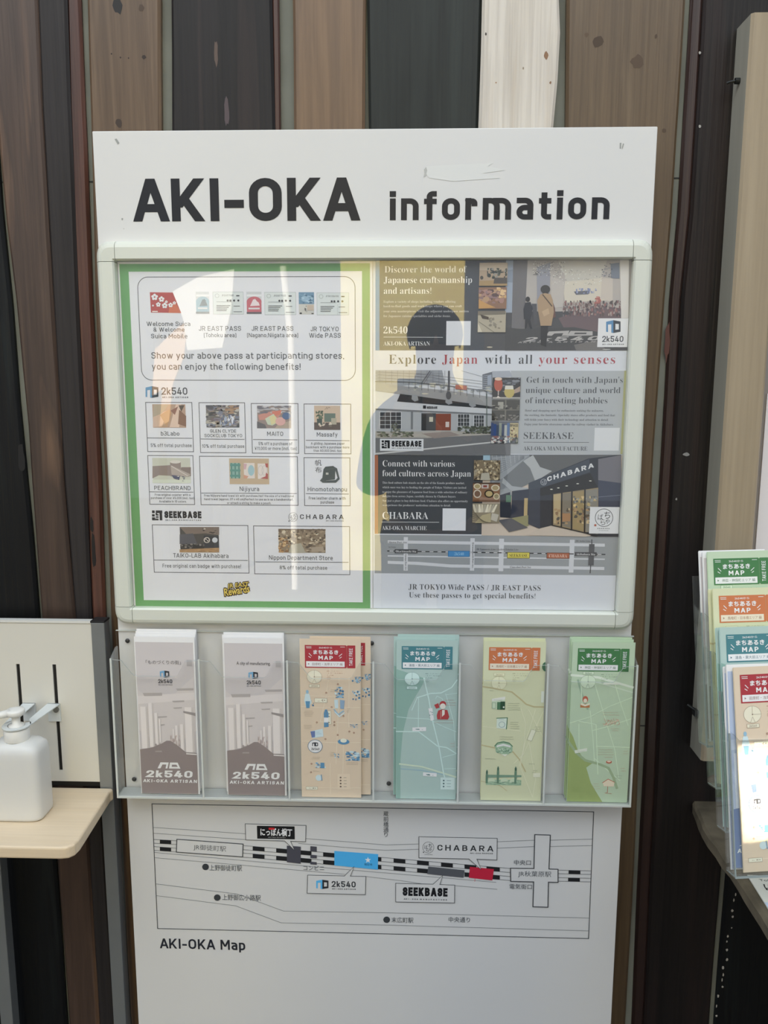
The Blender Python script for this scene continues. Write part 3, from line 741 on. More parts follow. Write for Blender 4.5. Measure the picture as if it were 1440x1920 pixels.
# ---- left poster
S = new()
a0 = mp(227, 494); a1 = mp(695.5, 1140)
gx0, gx1, gz1, gz0 = GL_X0 + .004, mp(694, 800)[0], mp(400, 494.5)[1], mp(400, 1138)[1]
ix0, ix1, iz1, iz0 = mp(241, 508.5)[0], mp(679.5, 800)[0], mp(400, 509)[1], mp(400, 1126.5)[1]
GR = '#5c9a55'
for r in ((gx0, iz1, gx1, gz1), (gx0, gz0, gx1, iz0), (gx0, iz0, ix0, iz1), (ix1, iz0, gx1, iz1)):
    S.raw([[(r[0], r[1]), (r[2], r[1]), (r[2], r[3]), (r[0], r[3])]], GR, 1)
S.build('green_border', pl)
S = new()
rr = []
bx0, bx1, bz1, bz0, rad = mp(261, 600)[0], mp(666, 600)[0], mp(460, 519)[1], mp(460, 713)[1], .0155
for cx, cz_, st in ((bx1 - rad, bz1 - rad, 0), (bx0 + rad, bz1 - rad, 90), (bx0 + rad, bz0 + rad, 180), (bx1 - rad, bz0 + rad, 270)):
    for k in range(9):
        t = math.radians(st + k * 11.25); rr.append((cx + rad * math.cos(t), cz_ + rad * math.sin(t)))
S.raw(_stroke(rr, True, .0009), TX, 1)
S.text('Show your above pass at participanting stores,', (284, 670), (645, 675), TX, 12, w=.125, gap=.155, l=2)
S.text('you can enjoy the following benefits!', (285, 692), (563.5, 694.5), TX, 12, w=.125, gap=.155, l=2)
S.text('Welcome Suica', (275, 611), (357, 611.5), TX, 8.2, l=2); S.text('& Welcome', (288, 621.5), (346, 622), TX, 7.8, l=2); S.text('Suica Mobile', (283.5, 634), (351.5, 634.5), TX, 8.2, l=2)
S.text('JR EAST PASS', (373, 620), (452, 620.5), TX, 8.8, l=2); S.text('(Tohoku area)', (382.5, 632), (443, 632.5), TX, 7.8, l=2)
S.text('JR EAST PASS', (472, 620), (550, 620.5), TX, 8.8, l=2); S.text('(Nagano,Niigata area)', (463.5, 632), (559, 632.5), TX, 7.8, l=2)
S.text('JR TOKYO', (582.5, 621), (635, 621.5), TX, 8.8, l=2); S.text('Wide PASS', (579.5, 633), (639, 633.5), TX, 8.8, l=2)
S.build('pass_notice', pl)['label'] = 'rounded box of text asking visitors to show their pass'
def flower(S, x, y, r, c, l):
    for k in range(5):
        t = k * 1.2566 - 1.57; S.ell(x + r * .55 * math.cos(t), y + r * .55 * math.sin(t), r * .38, r * .38, c, l, 8)
S = new()
S.poly([(281, 548), (324, 548.5), (340, 587), (283, 586)], '#b8453f', 1)
S.poly([(318, 574), (329, 567), (339.5, 587), (316, 586.5)], '#d0643f', 2)
for x, y, r in ((290, 557, 7), (303, 561, 6), (297, 571, 5), (309, 573, 6), (320, 572, 5), (327, 568, 3.5), (312, 566, 3), (287, 573, 2)): flower(S, x, y, r, '#e6dcd2', 3)
S.rect(285.5, 583, 296, 585, '#e0c9c0', 3)
S.build('card_picture', pl)['label'] = 'red travel card with white cherry blossom'
def leaflet(x0, x1, y0, y1, top, body, foot):
    S = new(); S.rect(x0, y0, x1, y1, '#b9bcbd', 1); S.rect(x0 + .8, y0 + 5, x1 - .8, y0 + 9, '#d0d2d2', 2)
    S.ell((x0 + x1) / 2, y0 + 19, (x1 - x0) / 2 - .5, 10, top, 2); S.rect(x0 + .6, y0 + 18, x1 - .6, y1 - 3, top, 2)
    S.poly([(x0 + 7, y0 + 27), (x0 + 13, y0 + 14), (x1 - 6, y0 + 20), (x1 - 4, y0 + 26)], body, 3); S.poly([(x0 + 10, y0 + 20), (x0 + 16, y0 + 13), (x0 + 20, y0 + 18)], body, 3)
    S.rect(x0 + 4, y1 - 12, x1 - 4, y1 - 9, '#c8c8c6', 3); S.rect(x0 + .6, y1 - 4, x1 - .6, y1 - .6, foot, 3)
    return S
def ticket(x0, x1, y0, y1, t):
    S = new(); S.rect(x0, y0, x1, y1, '#c4cbc9', 1); S.frame(x0, y0, x1, y1, .0004, '#98a09e', 2)
    S.ring(x0 + 8, y0 + 7, 3.6, 3.6, .0004, '#8a9391', 3, 14); S.text(t, (x0 + 17, y0 + 8), (x1 - 19, y0 + 8), '#6b7274', 3.4, l=3)
    S.rect(x1 - 14, y0 + 6, x1 - 8, y0 + 8, '#303234', 3)
    for k, wd in enumerate((26, 23, 20, 19)): S.rect(x0 + 7, y0 + 25 + k * 3.1, x0 + 7 + wd, y0 + 26.2 + k * 3.1, '#4c5052', 3)
    S.rect(x0 + 7, y0 + 18, x0 + 36, y0 + 18.7, '#8a8f90', 3); S.rect(x1 - 19, y0 + 26, x1 - 7, y0 + 27, '#4c5052', 3); S.rect(x1 - 19, y1 - 5, x1 - 3, y1 - 4, '#5a5e60', 3)
    for k, xx in enumerate((28, 33, 40, 48)): S.ell(x0 + xx, y0 + 16, 2, 2, '#303234', 3, 10)
    S.line([(x1 - 21, y0 + 22), (x1 - 21, y1)], .0003, '#9aa2a0', 3)
    return S
leaflet(367, 393, 547, 588.5, '#7fa3b3', '#4c6570', '#6d767a').build('leaflet_picture', pl)['label'] = 'small blue leaflet cover'
ticket(399, 457, 547.5, 589, 'JR EAST PASS').build('ticket_picture', pl)['label'] = 'pale ticket next to blue leaflet'
leaflet(462, 491, 547, 589, '#c25863', '#e3c3c4', '#5f5557').build('leaflet_picture', pl)['label'] = 'small red leaflet cover'
ticket(496, 555, 548, 590, 'JR EAST PASS').build('ticket_picture', pl)['label'] = 'pale ticket next to red leaflet'
S = new(); S.rect(560, 548, 589, 589.5, '#b9b7ae', 1); S.rect(560, 548, 589, 570, '#5d86a4', 2); S.ell(575, 560, 11, 6, '#86a8be', 3); S.scatter(561, 549, 588, 569, 26, ('#3f6788', '#9dbacb', '#6b93ad'), 5, 2.4, 4, 2)
S.rect(576, 572, 588, 582, '#b9a58f', 3); S.scatter(571, 572, 576, 585, 8, ('#55514c',), 2, 2, 4, 3); S.rect(562, 586, 566, 589, '#3f3f40', 3); S.rect(584, 587, 588, 589, '#3f3f40', 3)
S.build('leaflet_picture', pl)['label'] = 'blue and beige leaflet cover'
ticket(594, 654, 549, 590.5, 'JR TOKYO Wide PASS').build('ticket_picture', pl)['label'] = 'pale ticket next to blue and beige leaflet'
S = new(); mark_2k(S, 273, 724, 24, 22, '#5a92bd', '#2c3a46', l=2); S.text('2k540', (303, 739.5), (351.5, 740.5), '#3c3e41', 13.5, w=.14, gap=.13, l=2, seg=3); S.text('AKI-OKA ARTISAN', (304, 746), (353, 746.5), '#4b4d50', 2.8, w=.2, gap=.35, l=2)
S.build('logo', pl)['label'] = 'blue and dark gateway mark beside 2k540'
S = new(); mark_seek(S, 285, 957, 304.5, 975.5, '#26282b', 2); S.text('SEEKBASE', (308.5, 971), (378, 972), '#26282b', 13, w=.27, gap=.1, l=2); S.text('AKI-OKA MANUFACTURE', (310, 976), (377, 976.5), '#45474a', 2.2, w=.2, gap=.5, l=2)
S.build('logo', pl)['label'] = 'black block mark beside SEEKBASE'
S = new(); mark_chabara(S, 549.5, 969.5, 8.4, '#3a3c3f', .0005, 2); S.rect(541, 976, 543, 978, '#3a3c3f', 2); S.text('CHABARA', (562.5, 973), (644.5, 973.5), '#3a3c3f', 8.5, w=.15, gap=.36, l=2); S.text('AKI-OKA MARCHE', (611, 977.5), (644.5, 977.7), '#4b4d50', 2, w=.18, gap=.3, l=2)
S.build('logo', pl)['label'] = 'round mark beside CHABARA'
S = new()
for dx, dy, c, l in ((.9, 1.2, '#4a3420', 1), (-.9, .8, '#4a3420', 1), (0, -1.2, '#4a3420', 1), (.0, 0, '#d9b93f', 3)):
    S.text('JR EAST', (427 + dx, 1105 + dy), (466 + dx, 1101 + dy), c, 10, 'bold', l=l, off=.06 if l == 1 else .015, level=False, slant=.15)
    S.text('Rewards', (421.5 + dx, 1117.5 + dy), (468 + dx, 1110 + dy), c, 13.5, 'bold', l=l, off=.06 if l == 1 else .02, level=False, slant=.1)
S.build('logo', pl)['label'] = 'yellow JR EAST Rewards emblem'
def coupon(x0, y0, x1, y1, name, terms, ly, sub, art, lab, two=None):
    S = new(); S.frame(x0, y0, x1, y1, .0010, '#57575a', 1)
    for t, a, b, yy, cap_ in name: S.text(t, (a, yy), (b, yy + .4), TX, cap_ * .92, w=.125, gap=.16, l=2)
    S.line([(x0 + 4, ly), (x1 - 3, ly + .8)], .0009, '#57575a', 2)
    for t, a, b, yy, cap_ in sub: S.text(t, (a, yy), (b, yy + .4), '#5a5b5e', cap_, w=.13 if cap_ > 5.5 else .15, gap=.18, l=2)
    art(S); S.build('coupon', pl)['label'] = lab
def a1(S):
    S.rect(285.5, 758, 349, 802, '#b08d72', 2); S.poly([(287, 780), (313, 770), (304, 800), (287, 801)], '#c7a489', 3); S.poly([(300, 778), (318, 767), (322, 775), (313, 801)], '#b98d60', 3)
    S.poly([(330, 758), (340, 758), (336, 801), (318, 801)], '#d3b39b', 3); S.poly([(336, 768), (349, 780), (349, 800), (334, 795)], '#855c40', 3); S.poly([(288, 759), (316, 759), (304, 775), (287, 782)], '#a9977c', 3); S.poly([(335, 760), (346, 760), (340, 772)], '#5b4a38', 4)
    S.poly([(320, 770), (334, 762), (328, 778)], '#8f5f4a', 4)
coupon(273, 754.5, 363, 847, (('b3Labo', 302, 336.5, 816.5, 8.5),), 1, 821, (('5% off total purchase', 283, 359.5, 838, 6.6),), a1, 'coupon with photo of folded pink leather, b3Labo')
def a2(S):
    S.rect(386, 759.5, 449, 801.5, '#6d6862', 2); S.scatter(386, 759.5, 449, 801.5, 90, ('#9a9489', '#55545c', '#7f7b86', '#a49c8e', '#4b4a49', '#8d7d6f', '#6f7686', '#b3aca0'), 11, 5, 3, 5)
    S.scatter(386, 759.5, 449, 801.5, 60, ('#3f3e42', '#c0b9ac', '#77626a'), 6, 1.6, 4, 6); S.scatter(422, 760, 448, 776, 12, ('#a37f5d', '#8d6b4f'), 9, 4, 5, 7); S.scatter(412, 778, 440, 798, 16, ('#97a3b8', '#c9ccd4', '#5f6a85'), 4, 9, 5, 8)
coupon(373, 755, 461, 849, (('GLEN CLYDE', 394, 443, 811, 6.6), ('SOCKCLUB TOKYO', 383.5, 454, 819.5, 6.6)), 1, 823, (('10% off total purchase', 379, 458, 839.5, 6.6),), a2, 'coupon with photo of folded socks, GLEN CLYDE SOCKCLUB TOKYO')
def a3(S):
    S.rect(482, 760.5, 546, 803, '#8c7a70', 2); S.scatter(482, 760.5, 546, 775, 30, ('#a3a0a4', '#6e6a70', '#b8b4b6'), 14, 4, 3, 9)
    S.poly([(484, 778), (512, 770), (530, 772), (520, 785), (486, 788)], '#c47f6d', 3); S.poly([(509, 772), (528, 769), (526, 777), (514, 780)], '#d06f56', 4); S.poly([(497, 785), (513, 776), (524, 790), (511, 798), (502, 796)], '#b7c1a4', 4); S.poly([(505, 781), (516, 779), (519, 792), (509, 797)], '#c9bf84', 5)
    S.ell(526, 790, 9.5, 8, '#d09a92', 5); S.ell(537, 780, 8, 6.5, '#4b6690', 5); S.poly([(482, 790), (497, 796), (500, 803), (482, 803)], '#5d5a5c', 3); S.poly([(520, 797), (546, 788), (546, 803), (515, 803)], '#a5927f', 3)
coupon(471, 756.5, 560, 850, (('MAITO', 501, 531, 817, 8.5),), 1, 824, (('5% off a purchase of', 485, 548, 834.5, 6), ('\u00a511,000 or more (incl. tax)', 477.5, 556.5, 843.5, 6)), a3, 'coupon with photo of coloured yarn balls, MAITO')
def a4(S):
    S.rect(589, 760.5, 638, 806, '#c0a58b', 2); S.rect(589, 792, 638, 806, '#54443a', 3); S.rect(608, 775, 629, 791, '#5d6f60', 3); S.rect(621, 784, 631, 796, '#a49a82', 4); S.poly([(594, 785), (604, 785), (604, 797), (595, 797)], '#3c4a40', 4)
    S.scatter(592, 770, 606, 785, 22, ('#46543f', '#5b6b4e'), 4, 4, 4, 11); S.scatter(592, 792, 622, 800, 12, ('#c8b7a1', '#6d6152', '#d8cbb8'), 5, 4, 5, 12); S.line([(609, 768), (613, 763), (613, 767), (617, 763), (619, 765)], .0004, '#5a4a3c', 4)
coupon(570, 757.5, 658, 851, (('Massafy', 594, 633, 818.5, 8.8),), 1, 825.5, (('A gilding Japanese paper', 583, 646, 833.5, 4.6), ('bookmark with a purchase more', 573.5, 655, 840.5, 4.6), ('than \u00a53,000 (incl. tax)', 588, 641, 847, 4.6)), a4, 'coupon with photo of a vase and green card, Massafy')
def a5(S):
    S.rect(285.5, 858.5, 358, 906, '#b9b9a6', 2); S.poly([(286, 874), (322, 872), (322, 892), (298, 891), (286, 897)], '#8a786e', 3); S.poly([(340, 876), (358, 876), (358, 893), (338, 886)], '#7f6c62', 3); S.poly([(319, 866), (339, 866), (340, 893), (320, 893)], '#8c7a70', 4); S.ell(329, 866, 10, 3, '#c9c1b4', 5)
    S.poly([(320, 872), (357, 889), (354, 894), (322, 890)], '#a5968a', 5); S.line([(322, 874), (352, 892)], .0008, '#cfc6bd', 6); S.poly([(322, 891), (338, 892), (336, 900), (326, 897)], '#4a4a66', 5); S.scatter(330, 892, 348, 902, 7, ('#d5d0c8', '#6c6a74'), 5, 2, 6, 4); S.rect(286, 899, 358, 906, '#c3c8b4', 2.5)
coupon(277, 854, 365, 946, (('PEACHBRAND', 289.5, 357.5, 918.5, 8.4),), 1, 922, (('Free original coaster with a', 290.5, 357, 929.5, 4.2), ('purchase of over \u00a55,000 (incl. tax).', 283, 365, 935.5, 4.2), ('Available in 10 colors.', 298.5, 350, 942, 4.2)), a5, 'coupon with photo of a cup and cloth, PEACHBRAND')
def a6(S):
    S.rect(429.5, 859.5, 505, 908, '#b99f7c', 2); S.rect(431.5, 868, 451, 897, '#79a596', 3)
    for k in range(3): S.rect(433 + k * 7, 868, 435.5 + k * 7, 897, '#3f7466', 4); S.rect(431.5, 870 + k * 10, 451, 874 + k * 10, '#4f8c7e', 4.5)
    S.rect(457, 868, 478, 897, '#d1c4ba', 3); S.ell(471, 882, 6, 10, '#8fb4bb', 4); S.poly([(457, 890), (466, 893), (463, 897), (457, 897)], '#c98a6b', 4); S.poly([(457, 869), (463, 870), (461, 880), (457, 880)], '#c79aa0', 4)
    S.rect(483, 869, 502, 898, '#d3c6bd', 3); S.ring(489, 882, 5, 9, .0004, '#a8a19c', 4, 16); S.ring(496, 882, 5, 9, .0004, '#a8a19c', 4, 16)
    S.poly([(497, 869), (502.5, 869), (502.5, 877), (499, 876)], '#b44a41', 5); S.poly([(488, 897), (498, 893), (499, 886), (502.5, 889), (502.5, 898)], '#b44a41', 5)
coupon(374, 855.5, 559, 947.5, (('Nijiyura', 449.5, 486, 920.5, 9),), 1, 924.5, (('Free Nijiyura hand towel kit with purchase.Half the size of a traditional', 383, 551, 931.5, 4.2), ('hand towel (approx. 37 x 45 cm)Perfect to use as is as a handkerchief,', 383, 550, 938, 4.2), ('or attach a string to make a pouch.', 426, 508.5, 945, 4.2)), a6, 'wide coupon with photo of patterned hand towels, Nijiyura')
def a7(S):
    S.text('帆', (591, 873.5), (603, 873.5), '#3f4042', 11.5, 'cjk', l=2); S.text('布', (591, 886.5), (603, 886.5), '#3f4042', 11, 'cjk', l=2)
    B = '#3d4641'
    S.poly([(606.5, 880), (610, 875), (625, 873.5), (629, 877), (628, 899), (609, 901), (604, 899)], B, 3); S.poly([(625, 874), (632, 878), (637, 898), (630, 905), (605, 905), (600, 901), (604, 896), (606, 899), (611, 901), (629, 900), (633, 896), (628, 879)], '#454d48', 4); S.rect(611, 886, 616, 890, '#a7a99f', 5); S.line([(606.5, 881), (628, 878)], .0004, '#565f59', 5)
coupon(570, 858, 656.5, 948.5, (('Hinomotohanpu', 577, 650.5, 921, 8.6),), 1, 925.5, (('Free leather charm with', 579, 648, 936.5, 5.4), ('purchase', 601, 626.5, 944, 5.4)), a7, 'coupon with picture of a dark canvas bag, Hinomotohanpu')
def a8(S):
    S.rect(337, 988, 411, 1035.5, '#4a4744', 2); S.poly([(337, 988), (411, 988), (411, 1003), (385, 1000), (350, 1002)], '#77675b', 3); S.poly([(337, 1002), (362, 1000), (370, 1020), (337, 1020)], '#53535a', 3); S.rect(382, 1004, 411, 1027, '#33363c', 3)
    S.ell(388, 1012.5, 6, 5.5, '#c0b7ac', 4); S.ell(388, 1012.5, 4, 4, '#2d2c2d', 5); S.ell(386.5, 1011, 1.5, 1.3, '#b9b0a6', 6); S.ell(389.5, 1013.5, 1.5, 1.3, '#b9b0a6', 6); S.ell(403, 1012.5, 5.2, 5, '#b9bcc0', 4)
    S.rect(338, 1020, 383, 1029, '#2c2b2c', 4); S.scatter(338, 1019, 384, 1028, 26, ('#7d7872', '#57544f', '#3b3a3a'), 4, 3, 5, 3); S.poly([(337, 1030), (411, 1027), (411, 1035.5), (337, 1035.5)], '#a87e50', 5); S.scatter(340, 1029, 411, 1035, 16, ('#8a6640', '#c19a68'), 9, 1, 6, 9); S.scatter(372, 989, 408, 1000, 9, ('#d8cdbd', '#3c3431'), 4, 1.6, 5, 2)
coupon(285.5, 984, 467, 1074.5, (('TAIKO-LAB Akihabara', 325, 428.5, 1045.5, 8.8),), 1, 1050, (('Free original can badge with purchase!', 305, 452, 1064.5, 7),), a8, 'wide coupon with photo of a dim drum studio, TAIKO-LAB Akihabara')
def a9(S):
    S.rect(522, 991.5, 610.5, 1036.5, '#8d7a62', 2); S.scatter(522, 991.5, 610.5, 1022, 150, ('#b9a585', '#6d5b49', '#a08b6f', '#52463b', '#c9b99c', '#7f6b55'), 5, 4, 3, 13); S.scatter(522, 1008, 542, 1036, 34, ('#b98a55', '#8a5f3c', '#c9a673'), 5, 3, 4, 14)
    S.poly([(545, 1022), (564, 1018), (574, 1036.5), (541, 1036.5)], '#a39d88', 4); S.scatter(568, 1016, 610, 1036, 40, ('#9c876c', '#5d4f41', '#b7a587', '#776551'), 7, 3, 4, 15); S.poly([(584, 1026), (606, 1024), (608, 1034), (584, 1035)], '#a08e78', 5); S.rect(522, 991.5, 610.5, 994.5, '#6f5d4a', 4)
coupon(475.5, 986, 656, 1077.5, (('Nippon Department Store', 504.5, 624, 1049.5, 8.8),), 1, 1053.5, (('8% off total purchase', 524.5, 613.5, 1067.5, 7),), a9, 'wide coupon with photo of a crowded shop, Nippon Department Store')

# ---- right poster
PX1 = 1177.5
S = new()
WT = '#d8d8d6'; D1 = '#43474d'
S.rect(704, 487, 930, 657, D1, 1); S.rect(704, 487, 711.5, 657, '#4f86b5', 2)
def body(S, rows, y0s, c, cap_=4.0): 
    for (t, a, b), yy in zip(rows, y0s): S.text(t, (a, yy), (b, yy), c, cap_, 'serif', l=3, res=1, off=.0)
S.text('Discover the world of', (721, 511), (875, 511), WT, 12.2, 'serif'); S.text('Japanese craftsmanship', (719.5, 530.7), (885, 530.7), WT, 12.2, 'serif'); S.text('and artisans!', (719.5, 551), (808.5, 551), WT, 12.2, 'serif')
body(S, (('Explore a variety of shops including vendors offering', 719, 854), ('hard-to-find goods and workshops where you can craft', 719, 866), ('your own masterpieces. Visit the adjacent underpass section', 719, 879), ('for Japanese cuisine specialties and niche items.', 719, 845)), (567.5, 576, 585.5, 594.5), '#a9abae')
S.text('2k540', (719, 625.3), (764, 625.3), WT, 12.6, 'serif'); S.line([(719.5, 632), (830, 632.5)], .0006, WT, 3); S.text('AKI-OKA ARTISAN', (719, 648), (806, 648), WT, 7.8, 'serif')
S.rect(837, 602, 882, 647.5, '#cfd1d4', 3)
S.build('text_panel', pr)['label'] = 'dark panel of white serif text about craftsmanship and artisans'
def photo(label): 
    S = new(); S.label = label; return S
S = new()
ox, oy, k = 930, 480, 4.8
def c4(*a): return [(ox + x / k, oy + y / k) for x, y in a]
S.rect(911, 487, PX1, 657, '#4a484a', 2)
S.poly(c4((90, 30), (160, 30), (145, 510), (82, 510)), '#8f9bab', 3); S.poly(c4((88, 130), (155, 120), (152, 240), (86, 235)), '#7c8898', 4)
S.poly(c4((320, 32), (1190, 32), (1190, 480), (560, 500), (320, 500)), '#a9a098', 3)
S.poly(c4((155, 32), (285, 32), (262, 655), (140, 655)), '#6a6667', 4); S.poly(c4((285, 32), (365, 32), (365, 480), (262, 500)), '#aaa29b', 4); S.poly(c4((365, 100), (490, 60), (480, 420), (370, 400)), '#8b8b95', 5); S.poly(c4((490, 180), (620, 230), (600, 460), (500, 470)), '#b3aaa1', 5)
S.poly(c4((600, 230), (960, 190), (1000, 400), (620, 420)), '#c6bba8', 4); S.poly(c4((560, 40), (1000, 40), (940, 200), (640, 230)), '#b7b0a4', 4); S.poly(c4((700, 320), (850, 310), (830, 345), (720, 350)), '#62636c', 5); S.poly(c4((950, 200), (1050, 200), (1050, 420), (940, 380)), '#bdb0a2', 5)
S.poly(c4((1030, 70), (1110, 60), (1110, 205), (1035, 200)), '#6e7683', 6); S.poly(c4((1115, 32), (1200, 32), (1190, 560), (1125, 560)), '#c9c2ba', 6); S.poly(c4((1195, 32), (1225, 32), (1215, 560), (1190, 560)), '#8a8279', 6)
S.scatter(*c4((330, 45))[0], *c4((620, 180))[0], 150, ('#dcd8cb', '#6d6b66', '#8b877d', '#c8c4b6'), 1.6, 1.6, 7, 21); S.scatter(*c4((500, 120))[0], *c4((960, 260))[0], 130, ('#dcd8cb', '#8f8a80', '#c8c4b6'), 1.5, 1.5, 7, 22); S.scatter(*c4((330, 110))[0], *c4((380, 170))[0], 14, ('#4d4b4a',), 2, 2, 8, 23); S.scatter(*c4((940, 60))[0], *c4((1050, 190))[0], 18, ('#55575e', '#7c7d84'), 4, 2, 7, 24)
S.scatter(*c4((700, 290))[0], *c4((940, 340))[0], 16, ('#7f86ab', '#9aa0bd'), 2.5, 5, 6, 25)
S.poly(c4((560, 560), (900, 440), (1190, 480), (1190, 700), (640, 700)), '#6a5558', 4)
S.scatter(*c4((600, 400))[0], *c4((1120, 545))[0], 190, ('#5d4a47', '#87706a', '#7b5554', '#4a4242', '#a08d84', '#96625d', '#6f6568'), 3, 6, 7, 26); S.scatter(*c4((880, 360))[0], *c4((950, 430))[0], 10, ('#a85850', '#bd7b6e'), 5, 6, 8, 27)
S.poly(c4((80, 640), (240, 660), (700, 640), (950, 690), (1190, 690), (1185, 850), (80, 850)), '#454344', 5); S.poly(c4((700, 800), (900, 760), (1000, 850), (720, 850)), '#6c6764', 6)
# two walkers
S.ell(*c4((285, 390))[0], 4.2, 5, '#302c2c', 9, 14); S.poly(c4((262, 420), (310, 415), (330, 470), (310, 570), (250, 570), (246, 480)), '#2e2f37', 9); S.poly(c4((262, 570), (305, 570), (325, 655), (308, 655), (285, 600), (272, 655), (258, 655)), '#2a2a2f', 9); S.poly(c4((320, 430), (365, 430), (372, 620), (345, 620)), '#4a4a50', 8)
S.ell(*c4((443, 300))[0], 9, 8, '#3a3634', 10, 18); S.ell(*c4((443, 330))[0], 6, 5, '#4b413c', 9, 14); S.poly(c4((400, 345), (440, 335), (490, 345), (510, 400), (520, 500), (497, 628), (400, 628), (378, 500), (370, 400)), '#a78763', 10); S.line(c4((420, 350), (500, 450)), .0016, '#5a4632', 11); S.poly(c4((412, 500), (470, 470), (480, 520), (430, 545)), '#b89872', 11); S.poly(c4((402, 628), (468, 628), (450, 820), (400, 800)), '#2b2828', 10); S.poly(c4((505, 400), (530, 470), (535, 550), (508, 560)), '#6b463f', 9)
FL = '#a9a4a0'
S.poly(c4((475, 680), (660, 672), (640, 718), (590, 718), (605, 695), (525, 698), (500, 718), (450, 716)), FL, 8); S.poly(c4((670, 675), (868, 678), (868, 715), (635, 720)), FL, 8); S.poly(c4((710, 690), (815, 690), (810, 703), (700, 704)), '#454344', 9)
S.text('2k540', (981, 640.5), (1122, 638), FL, 8, w=.2, gap=.2, l=9, level=False, slant=.9); S.text('AKI-OKA ARTISAN', (970, 643.5), (1115, 642), '#8d8886', 2.8, w=.22, gap=.35, l=9, level=False, slant=.6)
S.rect(1121.5, 597, 1175.5, 651, '#d4d2d2', 12); mark_2k(S, 1136, 600.5, 27, 24, '#4a83b5', '#33383f', l=13); S.text('2k540', (1128.5, 641), (1168, 641.3), '#303236', 11, w=.15, gap=.13, l=13, seg=3); S.text('AKI-OKA ARTISAN', (1128.5, 647), (1169, 647), '#4a4c50', 2.5, w=.2, gap=.35, l=13)
S.ell(1137, 655, 8, 1, '#a9a7a4', 9, 12); S.ell(918, 651, 5.5, 1.3, '#b5a98e', 9, 12)
S.build('photograph', pr)['label'] = 'photograph of a lit arcade with a walker in a beige coat'
def small(x0, y0, x1, y1, fn, lab):
    S = Sheet(mp, YP - .0016, KP, grey=.22); fn(S, x0, y0, x1, y1); S.build('photograph', pr)['label'] = lab
def s1(S, a, b, c, d): 
    S.rect(a, b, c, d, '#a88f72', 1); S.rect(a, b, c, b + 14, '#b5a288', 2); S.scatter(a + 14, b + 10, c, b + 30, 40, ('#3f4438', '#55594a', '#2f3430', '#8e8a80'), 5, 5, 3, 31); S.poly([(a, d - 9), (c, d - 11), (c, d), (a, d)], '#a3814f', 3); S.poly([(a + 28, b + 28), (c, b + 28), (c, d - 4), (a + 26, d - 4)], '#50473f', 4); S.ell(a + 4, b + 28, 3, 3.5, '#4a4238', 4)
small(899, 493, 950.5, 536, s1, 'small warm photograph of a shop interior')
def s2(S, a, b, c, d):
    S.rect(a, b, c, d, '#8d6349', 1); S.poly([(a, d - 17), (a + 18, d - 8), (a + 32, d - 2), (a, d)], '#c08a43', 3); S.scatter(a, b + 4, c, d - 10, 60, ('#7a5046', '#a5786a', '#5b4240', '#b38a63', '#8f6d6c'), 9, 7, 2, 32); S.scatter(c - 18, b, c, b + 20, 10, ('#c79a5e', '#d6b079'), 7, 6, 4, 33)
small(897.5, 539, 949, 579, s2, 'small brown photograph of craft goods')
def s3(S, a, b, c, d):
    S.rect(a, b, c, d, '#a89c84', 1); S.poly([(a, b), (c, b), (c, b + 6), (a, b + 8)], '#756a58', 2); S.poly([(a, b + 22), (a + 8, d), (a, d)], '#c2b79e', 2); S.poly([(a + 4, b + 6), (a + 20, b + 11), (a + 20, b + 16), (a + 8, b + 14)], '#4a3b2b', 3); S.scatter(a + 12, b + 12, c - 4, d - 6, 12, ('#6f6453', '#857a67', '#8d8371'), 5, 4, 3, 34); S.line([(a + 2, b + 20), (a + 30, d)], .0006, '#6f6656', 3)
small(896, 583.5, 947.5, 623, s3, 'small beige photograph of a workbench')
S = new()
S.text('Explore', (729, 682), (817.5, 682), '#44474b', 17, 'serif', spacing=1.12); S.text('Japan', (829, 682), (895, 682), '#b23f49', 17, 'serif', spacing=1.12); S.text('with', (909, 682), (958, 682), '#44474b', 17, 'serif', spacing=1.12); S.text('all', (972.5, 682), (998, 682), '#44474b', 17, 'serif', spacing=1.12); S.text('your', (1010, 682), (1063, 682), '#b23f49', 17, 'serif', spacing=1.12); S.text('senses', (1076, 682), (1153, 682), '#b23f49', 17, 'serif', spacing=1.12)
S.build('slogan', pr)['label'] = 'black and red serif slogan Explore Japan with all your senses'
# station street photo
ox, oy, k = 690, 680, 4.966
S = new()
S.rect(704, 695, 957, 851.5, '#b9bcc0', 1); S.rect(704, 695, 957, 730, '#c5c8cb', 2)
S.poly(c4((70, 70), (690, 70), (720, 210), (380, 210), (70, 250)), '#8f959b', 3)
for x in range(110, 720, 55): S.line(c4((x, 75), (x, 200)), .0005, '#6c7278', 4)
for y in (95, 120, 150, 175): S.line(c4((70, y), (700, y + 8)), .0004, '#777d83', 4)
S.line(c4((500, 190), (575, 80)), .0016, '#5b6168', 5); S.line(c4((520, 192), (590, 85)), .0008, '#5b6168', 5)
for y in (85, 110, 140, 165): S.line(c4((90, y), (600, y + 30), (1060, y + 90)), .0004, '#5f656b', 5)
S.line(c4((870, 75), (1065, 130)), .0004, '#6c7278', 5)
S.poly(c4((1065, 110), (1155, 85), (1160, 300), (1065, 260)), '#5f656d', 5)
for y in range(120, 260, 18): S.line(c4((1068, y + 6), (1110, y)), .0007, '#9aa0a8', 6)
S.poly(c4((1112, 120), (1150, 110), (1150, 290), (1112, 285)), '#8d98a8', 6)
S.poly(c4((1155, 80), (1320, 75), (1345, 130), (1160, 150)), '#9aa0aa', 4)
S.poly(c4((70, 180), (300, 215), (740, 260), (1160, 320), (1160, 420), (740, 365), (300, 290), (70, 260)), '#8e8f8f', 6); S.line(c4((70, 175), (380, 180), (740, 215), (1160, 270)), .0009, '#54585b', 8)
